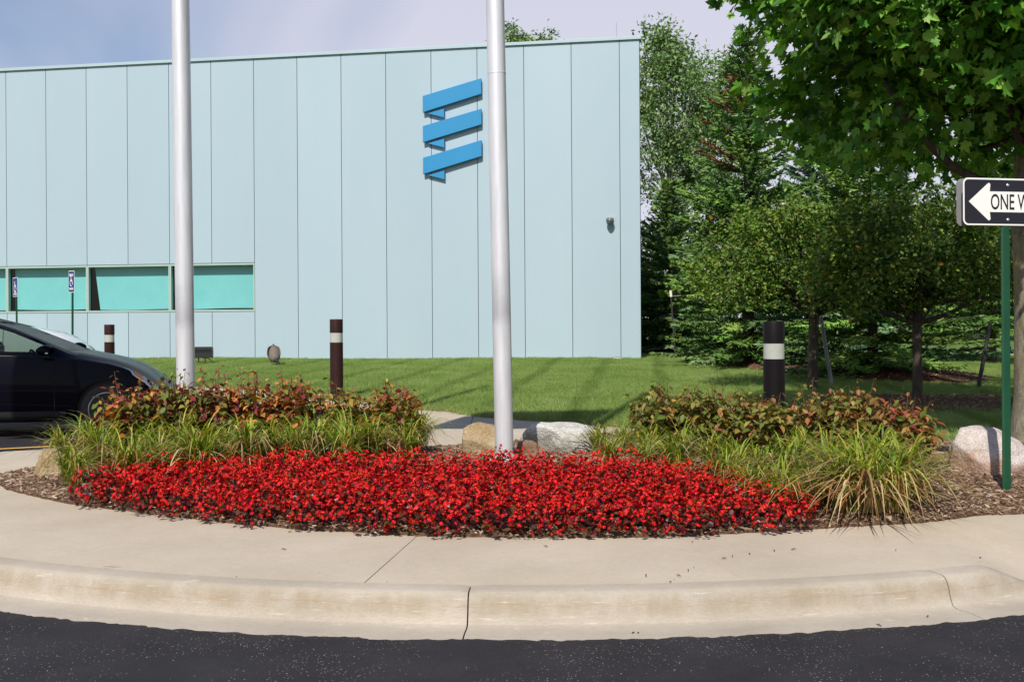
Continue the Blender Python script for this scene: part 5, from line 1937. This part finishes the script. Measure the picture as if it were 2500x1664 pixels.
stake(2028, 922, 2003, 768, 18.3, 0.032, M_STEEL, 'grey metal stake leaning left beside the small tree trunk')
stake(2391, 932, 2418, 787, 17.8, 0.032, M_DARKST, 'dark stake leaning right on the edge of the mulch mound')
p = Q(1637, 709, 28.6); q = Q(1650, 876, 28.6)
mk = tag(empty('marker_post', (q.x, q.y, q.z)), 'thin dark post with white cap and short arm before the dark spruce', 'post')
dx = p.x - q.x; h = p.z - q.z
MB().tube([(0, 0, -0.1), (dx * 0.9, 0, h - 0.16)], 0.022, 8).build('post', M_DARKST, mk, smooth=40)
MB().tube([(dx * 0.9, 0, h - 0.16), (dx, 0, h)], 0.035, 10).build('cap', M_WHITEF, mk, smooth=40)
MB().tube([(dx * 0.9, 0, h - 0.15), (dx + 0.27, 0, h - 0.13)], 0.010, 6).build('arm', M_STEEL, mk, smooth=40)

# curled leaves, twigs and pebbles dropped on the walk and gutter
M_DEB = principled('dry_debris', (0.045, 0.032, 0.024), 0.9, var=0.4, scale=80)
M_DEB2 = principled('pale_debris', (0.42, 0.34, 0.18), 0.9)
deb = [(1637, 1420, .155), (1646, 1413, .155), (1656, 1404, .155), (1680, 1391, .155), (1694, 1384, .155), (1768, 1362, .156), (1788, 1357, .156), (1830, 1351, .156), (1890, 1343, .157), (1938, 1340, .157), (2187, 1342, .157), (1577, 1403, .155), (1690, 1322, .157),
       (944, 1420, .155), (708, 1298, .157), (692, 1340, .156), (577, 1407, .155), (512, 1278, .158), (1332, 1333, .157), (2393, 1361, .157), (438, 1494, .004), (1546, 1544, .004), (1558, 1544, .004), (2265, 1504, .004), (2145, 1525, .004), (880, 1309, .158), (1240, 1309, .158), (572, 1285, .158)]
for i, (u, v, z) in enumerate(deb):
    q = P(u, v, z + 0.003)
    L = rnd.uniform(0.007, 0.018)
    a = rnd.uniform(0, PI)
    if i % 3 == 1:
        mb = MB().lathe([(0.0, -0.2 * L), (0.32 * L, -0.05 * L), (0.30 * L, 0.15 * L), (0.0, 0.3 * L)], 7, (q.x, q.y, q.z + 0.001))
        nm, lab = 'pebble', 'tiny dark pebble lying on the concrete'
    else:
        c, s = math.cos(a) * L, math.sin(a) * L
        mb = MB().tube([(q.x - c, q.y - s, q.z), (q.x, q.y, q.z + 0.004), (q.x + c * 0.9, q.y + s * 1.1, q.z + 0.001)], [0.0015, 0.0032, 0.001], 5)
        nm, lab = 'twig', 'tiny dark twig fragment lying on the concrete'
    tag(mb.build(nm, M_DEB), lab, nm, 'specks of debris on the concrete' if nm == 'twig' else 'pebbles on the concrete')
q = P(272, 1382, .156)
mb = MB().tube([(q.x - 0.04, q.y - 0.01, q.z + 0.002), (q.x, q.y, q.z + 0.006), (q.x + 0.045, q.y + 0.012, q.z + 0.002)], [0.002, 0.003, 0.001], 5)
tag(mb.build('straw', M_DEB2), 'single pale straw blade on the sidewalk near the curb', 'straw')

# ------------------------------------------------------------------ cars
M_PAINT = principled('black_car_paint', (0.0025, 0.0025, 0.0070), 0.30, coat=0.10, spec=0.06)
M_WPAINT = principled('white_car_paint', (0.78, 0.78, 0.78), 0.3, coat=0.8)
M_CGLASS = mat_glass('car_glass', (0.42, 0.50, 0.46), 0.05, refl=0.6)
M_WSGLASS = mat_glass('windshield_glass', (0.06, 0.07, 0.07), 0.0, refl=0.35)
M_RUB = principled('tyre_rubber', (0.045, 0.036, 0.032), 0.85, var=0.15, scale=30)
M_RIM = principled('alloy_rim', (0.55, 0.55, 0.57), 0.3, metal=0.85)
M_TRIM = principled('black_trim', (0.012, 0.012, 0.013), 0.55)
M_INT = principled('car_interior', (0.10, 0.10, 0.095), 0.8, var=0.1)
M_HL = principled('headlight_lens', (0.68, 0.70, 0.74), 0.15, metal=0.2, coat=1.0)
M_AMB = principled('amber_reflector', (0.75, 0.24, 0.02), 0.25, coat=1.0)

# stations along the car from nose (0) to tail (negative x): x, half width, sill z, top z, belt z
ST = np.array([
    (0.00, 0.40, 0.24, 0.42, 0.40), (-0.06, 0.58, 0.20, 0.52, 0.48), (-0.16, 0.70, 0.18, 0.60, 0.56), (-0.28, 0.785, 0.18, 0.675, 0.63), (-0.40, 0.83, 0.18, 0.775, 0.725), (-0.56, 0.865, 0.18, 0.872, 0.815),
    (-0.79, 0.89, 0.18, 0.955, 0.890), (-1.12, 0.905, 0.18, 1.030, 0.950), (-1.31, 0.908, 0.18, 1.070, 0.972), (-1.60, 0.91, 0.18, 1.195, 0.990), (-2.00, 0.91, 0.18, 1.365, 1.005), (-2.25, 0.91, 0.18, 1.445, 1.010),
    (-2.50, 0.91, 0.18, 1.500, 1.015), (-2.90, 0.91, 0.18, 1.520, 1.025), (-3.30, 0.905, 0.18, 1.490, 1.035), (-3.75, 0.89, 0.19, 1.390, 1.045), (-4.00, 0.87, 0.22, 1.25, 1.040), (-4.20, 0.83, 0.26, 1.06, 0.98), (-4.35, 0.74, 0.30, 0.85, 0.80), (-4.40, 0.60, 0.34, 0.62, 0.58)])


def car(name, loc, rz, paint, label, sx=1.0, sz=1.0, zmap=lambda z: z):
    e = tag(empty(name, loc, rz), label, 'car')
    Sx = ST[::-1]

    def section(x):
        w, zb, zt, zbelt = (np.interp(x, Sx[:, 0], Sx[:, k]) for k in (1, 2, 3, 4))
        gh = min(max((zt - zbelt - 0.06) / 0.35, 0), 1)          # how much greenhouse there is at this station
        rw = w * (0.80 - 0.15 * gh)
        pts = [(0, zb), (w * 0.80, zb), (w * 0.955, zb + 0.05), (w * 0.985, zb + 0.16), (w, 0.52 * zbelt + 0.48 * zb), (w * 0.995, 0.78 * zbelt + 0.22 * zb), (w * 0.945, zbelt)]
        a = np.array([w * 0.915, zbelt + 0.012]); b = np.array([rw, zt - 0.040])
        pts += [tuple(a), tuple(a + (b - a) * 0.5 + np.array([0.018 * gh, 0.0])), tuple(b), (rw * 0.86, zt - 0.008), (rw * 0.45, zt), (0, zt + 0.002)]
        return [(y * 1.0, zmap(z)) for y, z in pts]

    xs = np.concatenate([np.linspace(0, -0.4, 9), np.linspace(-0.5, -4.0, 36), np.linspace(-4.1, -4.4, 6)])
    sec = [section(x) for x in xs]
    npnt = len(sec[0])
    # regions: window faces are cut out of the body and built as panes
    body, ws, rearw = MB(), MB(), MB()
    side = {1: {'front_window': MB(), 'rear_window': MB()}, -1: {'front_window': MB(), 'rear_window': MB()}}

    def pt(i, k, sg):
        return (xs[i] * sx, sec[i][k][0] * sg, sec[i][k][1] * sz)

    for sg in (1, -1):
        for i in range(len(xs) - 1):
            xm = (xs[i] + xs[i + 1]) / 2
            for k in range(npnt - 1):
                q = [pt(i, k, sg), pt(i + 1, k, sg), pt(i + 1, k + 1, sg), pt(i, k + 1, sg)]
                tgt = body
                if k in (7, 8) and -2.60 < xm < -1.62: tgt = side[sg]['front_window']
                elif k in (7, 8) and -3.55 < xm < -2.70: tgt = side[sg]['rear_window']
                elif k in (10, 11) and -2.40 < xm < -1.32: tgt = ws
                elif k in (9, 10, 11) and -4.15 < xm < -3.62: tgt = rearw
                tgt.add(q, [(0, 1, 2, 3)])
    bo = body.build('body', paint, e)
    bm = bmesh.new(); bm.from_mesh(bo.data)
    bmesh.ops.remove_doubles(bm, verts=bm.verts, dist=1e-4)
    bmesh.ops.recalc_face_normals(bm, faces=bm.faces)
    bm.to_mesh(bo.data); bm.free()
    bo.data.polygons.foreach_set('use_smooth', [True] * len(bo.data.polygons))
    bo.data.set_sharp_from_angle(angle=math.radians(38))
    # wheel arches
    wc = ((-0.83, 0.325), (-3.48, 0.325))
    for wx, wz in wc:
        for sg in (1, -1):
            cut = MB().lathe([(0.375, 0.58), (0.375, 1.1)], 40, M=Matrix.Translation((wx * sx, 0, wz)) @ Matrix.Rotation(-sg * PI / 2, 4, 'X')).build('cutter', paint, e)
            md = bo.modifiers.new('arch', 'BOOLEAN'); md.operation = 'DIFFERENCE'; md.object = cut; md.solver = 'FLOAT' if 'FLOAT' in [x.identifier for x in md.bl_rna.properties['solver'].enum_items] else 'FAST'
            cut['tmp'] = 1
    sol = bo.modifiers.new('skin', 'SOLIDIFY'); sol.thickness = 0.02; sol.offset = -1
    bpy.context.view_layer.update()
    dg = bpy.context.evaluated_depsgraph_get()
    bo.modifiers.move(len(bo.modifiers) - 1, 0) if False else None
    me = bpy.data.meshes.new_from_object(bo.evaluated_get(dg))
    old = bo.data
    bo.modifiers.clear()
    bo.data = me
    for ch in [c for c in e.children if 'tmp' in c]:
        bpy.data.objects.remove(ch)

    def pane(mbx, nm, par=e, gm=None):
        if not mbx.f: return None
        o = mbx.build(nm, gm or M_CGLASS, par, smooth=60)
        bm = bmesh.new(); bm.from_mesh(o.data); bmesh.ops.remove_doubles(bm, verts=bm.verts, dist=1e-4); bm.to_mesh(o.data); bm.free()
        return o
    pane(ws, 'windshield', gm=M_WSGLASS); pane(rearw, 'rear_windshield', gm=M_WSGLASS)
    for sg in (1, -1):
        for nm in ('front_window', 'rear_window'): pane(side[sg][nm], nm)

    def surf(x, t, sg, off=0.006):
        s = section(x)
        k = min(int(t), npnt - 2); f = t - k
        y = s[k][0] + (s[k + 1][0] - s[k][0]) * f; z = s[k][1] + (s[k + 1][1] - s[k][1]) * f
        ny, nz = (s[k + 1][1] - s[k][1]), -(s[k + 1][0] - s[k][0])
        l = math.hypot(ny, nz) or 1
        s2 = section(x - 0.02)
        dydx = (s[k][0] - s2[k][0]) / 0.02
        nx = -dydx * (ny / l)
        nv = Vector((nx, ny / l, nz / l)).normalized() * off
        return ((x + nv.x) * sx, (y + nv.y) * sg, (z + nv.z) * sz)

    def patch(nm, mat, poly_top, poly_bot, sg, n=14, m=6, off=0.006, par=e):
        rows = []
        for i in range(n + 1):
            f = i / n
            a = np.array(poly_top[0]) * (1 - f) + np.array(poly_top[1]) * f
            b = np.array(poly_bot[0]) * (1 - f) + np.array(poly_bot[1]) * f
            bul = math.sin(PI * f)
            rows.append([surf(*(a * (1 - j / m) + b * (j / m)), sg, off + 0.008 * bul * math.sin(PI * j / m)) for j in range(m + 1)])
        return MB().grid(rows).build(nm, mat, par, smooth=60)

    for sg in (1, -1):
        hl = patch('headlight', M_HL, ((-0.66, 6.95), (-0.25, 6.7)), ((-0.52, 5.75), (-0.20, 5.2)), sg)
        patch('turn_signal', M_AMB, ((-0.55, 6.25), (-0.42, 6.2)), ((-0.50, 5.85), (-0.39, 5.7)), sg, 8, 4, 0.016, hl)
        patch('projector_lens', M_TRIM, ((-0.36, 6.3), (-0.31, 6.3)), ((-0.35, 5.7), (-0.30, 5.65)), sg, 6, 4, 0.018, hl)
        patch('tail_light', principled('tail_red', (0.35, 0.01, 0.01), 0.2), ((-4.10, 6.6), (-4.30, 6.3)), ((-4.05, 5.2), (-4.28, 5.0)), sg)
        # dark sill and arch trim, door shut lines, handle
        patch('sill', M_TRIM, ((-1.32, 2.9), (-3.02, 2.9)), ((-1.32, 1.2), (-3.02, 1.2)), sg, 20, 4, 0.006)
        for xd in (-1.45, -2.65):
            patch('door_seam', M_TRIM, ((xd - 0.004, 6.9), (xd + 0.004, 6.9)), ((xd - 0.004, 3.0), (xd + 0.004, 3.0)), sg, 2, 14, 0.003)
        patch('belt_trim', M_TRIM, ((-1.55, 7.02), (-3.6, 7.02)), ((-1.55, 6.6), (-3.6, 6.6)), sg, 24, 2, 0.004)
        patch('door_handle', paint, ((-2.50, 5.75), (-2.30, 5.75)), ((-2.50, 5.6), (-2.30, 5.6)), sg, 6, 2, 0.03)
        # mirror
        mm = MB()
        mx_, my_, mz_ = -1.56 * sx, sg * 0.985, 1.085 * sz
        rows = []
        for i in range(9):
            t = i / 8
            r = math.sin(PI * (0.12 + 0.80 * t)) ** 0.6
            rows.append([(mx_ + 0.10 - 0.16 * t + 0.02 * math.cos(a), my_ + 0.09 * r * math.cos(a) * 1.0, mz_ + 0.070 * r * math.sin(a)) for a in np.linspace(0, 2 * PI, 15)])
        mm.grid(rows)
        mr = mm.build('mirror', paint, e, smooth=60)
        MB().box((mx_ + 0.01, sg * 0.90, mz_ - 0.065), (0.06, 0.10, 0.03)).build('mirror_arm', M_TRIM, mr)
        MB().box((mx_ + 0.055, my_ + sg * 0.055, mz_ - 0.03), (0.03, 0.05, 0.016)).build('turn_repeater', M_HL, mr)
        for wx, wz in wc:
            Mw = Matrix.Translation((wx * sx, sg * 0.79, wz)) @ Matrix.Rotation(-sg * PI / 2, 4, 'X')
            wh = empty('wheel', (0, 0, 0)); wh.parent = e
            MB().lathe([(0.225, 0.095), (0.255, 0.105), (0.300, 0.098), (0.322, 0.075), (0.326, 0.0), (0.322, -0.075), (0.30, -0.098), (0.225, -0.10)], 48, M=Mw).build('tyre', M_RUB, wh, smooth=50)
            rim = MB().lathe([(0.228, 0.094), (0.218, 0.100), (0.205, 0.085), (0.200, 0.0), (0.20, -0.09)], 48, M=Mw)
            for s5 in range(5):
                for off in (-0.16, 0.16):
                    a = s5 * 2 * PI / 5 + off * 0.9
                    c1 = Vector((math.cos(a) * 0.04, math.sin(a) * 0.04, 0.075)); c2 = Vector((math.cos(a + off * 0.3) * 0.205, math.sin(a + off * 0.3) * 0.205, 0.085))
                    tdir = (c2 - c1).normalized(); sd = Vector((-tdir.y, tdir.x, 0))
                    w1, w2 = 0.016, 0.013
                    vs = [c1 - sd * w1, c1 + sd * w1, c2 + sd * w2, c2 - sd * w2]
                    vs = [Mw @ v for v in vs] + [Mw @ (v - Vector((0, 0, 0.03))) for v in vs]
                    rim.add(vs, [(0, 1, 2, 3), (7, 6, 5, 4), (0, 4, 5, 1), (1, 5, 6, 2), (2, 6, 7, 3), (3, 7, 4, 0)])
            rim.lathe([(0.055, 0.03), (0.055, 0.085), (0.03, 0.095), (0.0, 0.096)], 20, M=Mw)
            rim.build('rim', M_RIM, wh, smooth=35)
            MB().lathe([(0.0, -0.02), (0.20, -0.02), (0.20, -0.03)], 30, M=Mw).build('brake_disc', M_TRIM, wh)
            MB().lathe([(0.374, 0.02), (0.374, -0.25), (0.0, -0.25)], 40, M=Matrix.Translation((wx * sx, sg * 0.79, wz)) @ Matrix.Rotation(-sg * PI / 2, 4, 'X')).build('wheel_well', M_TRIM, wh)
    # front face: grille and lower intake
    g = MB()
    for k in range(5):
        g.box((0.005, 0, 0.33 + 0.045 * k), (0.02, 0.70, 0.018))
    g.build('grille', M_TRIM, e)
    # cabin: floor, dashboard, seats, wheel
    MB().box((-2.3 * sx, 0, 0.32), (2.6 * sx, 1.45, 0.06)).build('floor_pan', M_INT, e)
    bevel(MB().box((-1.62 * sx, 0, 0.86 * sz), (0.42, 1.45, 0.26)).build('dashboard', M_INT, e), 0.06, 3)
    for xs_, nm in ((-2.55, 'front_seat'), (-3.30, 'rear_seat')):
        for y_ in (-0.38, 0.38):
            s_ = MB().box((0, 0, 0.28), (0.14, 0.50, 0.60), mat=Matrix.Translation((xs_ * sx, y_, 0.50)) @ Matrix.Rotation(-0.28, 4, 'Y'))
            s_.box((0, 0, 0.70), (0.10, 0.26, 0.17), mat=Matrix.Translation((xs_ * sx, y_, 0.50)) @ Matrix.Rotation(-0.22, 4, 'Y'))
            s_.box(((xs_ + 0.24) * sx, y_, 0.50), (0.52, 0.50, 0.16))
            bevel(s_.build(nm, M_INT, e), 0.04, 3)
    MB().tube([Matrix.Translation((-1.95 * sx, 0.36, 0.90 * sz)) @ Matrix.Rotation(1.15, 4, 'Y') @ Vector((0.18 * math.cos(a), 0.18 * math.sin(a), 0)) for a in np.linspace(0, 2 * PI, 25)], 0.015, 8).build('steering_wheel', M_TRIM, e, smooth=60)
    return e


# black hatchback, nose to the right; its near side faces the bed
near = Q(264, 1000, 14.05)
YAW = math.radians(10)
car('parked_car', (near.x + 0.68, 14.97, 0.0), YAW, M_PAINT, 'black hatchback parked at the left edge, nose to the right')
p = Q(205, 845, 17.8)
car('parked_car', (p.x + 0.12, 18.6, 0.02), YAW, M_WPAINT, 'white car mostly hidden behind the black hatchback', zmap=lambda z: 1.31 * min(z, 1.0) + 0.6 * max(0.0, z - 1.0))
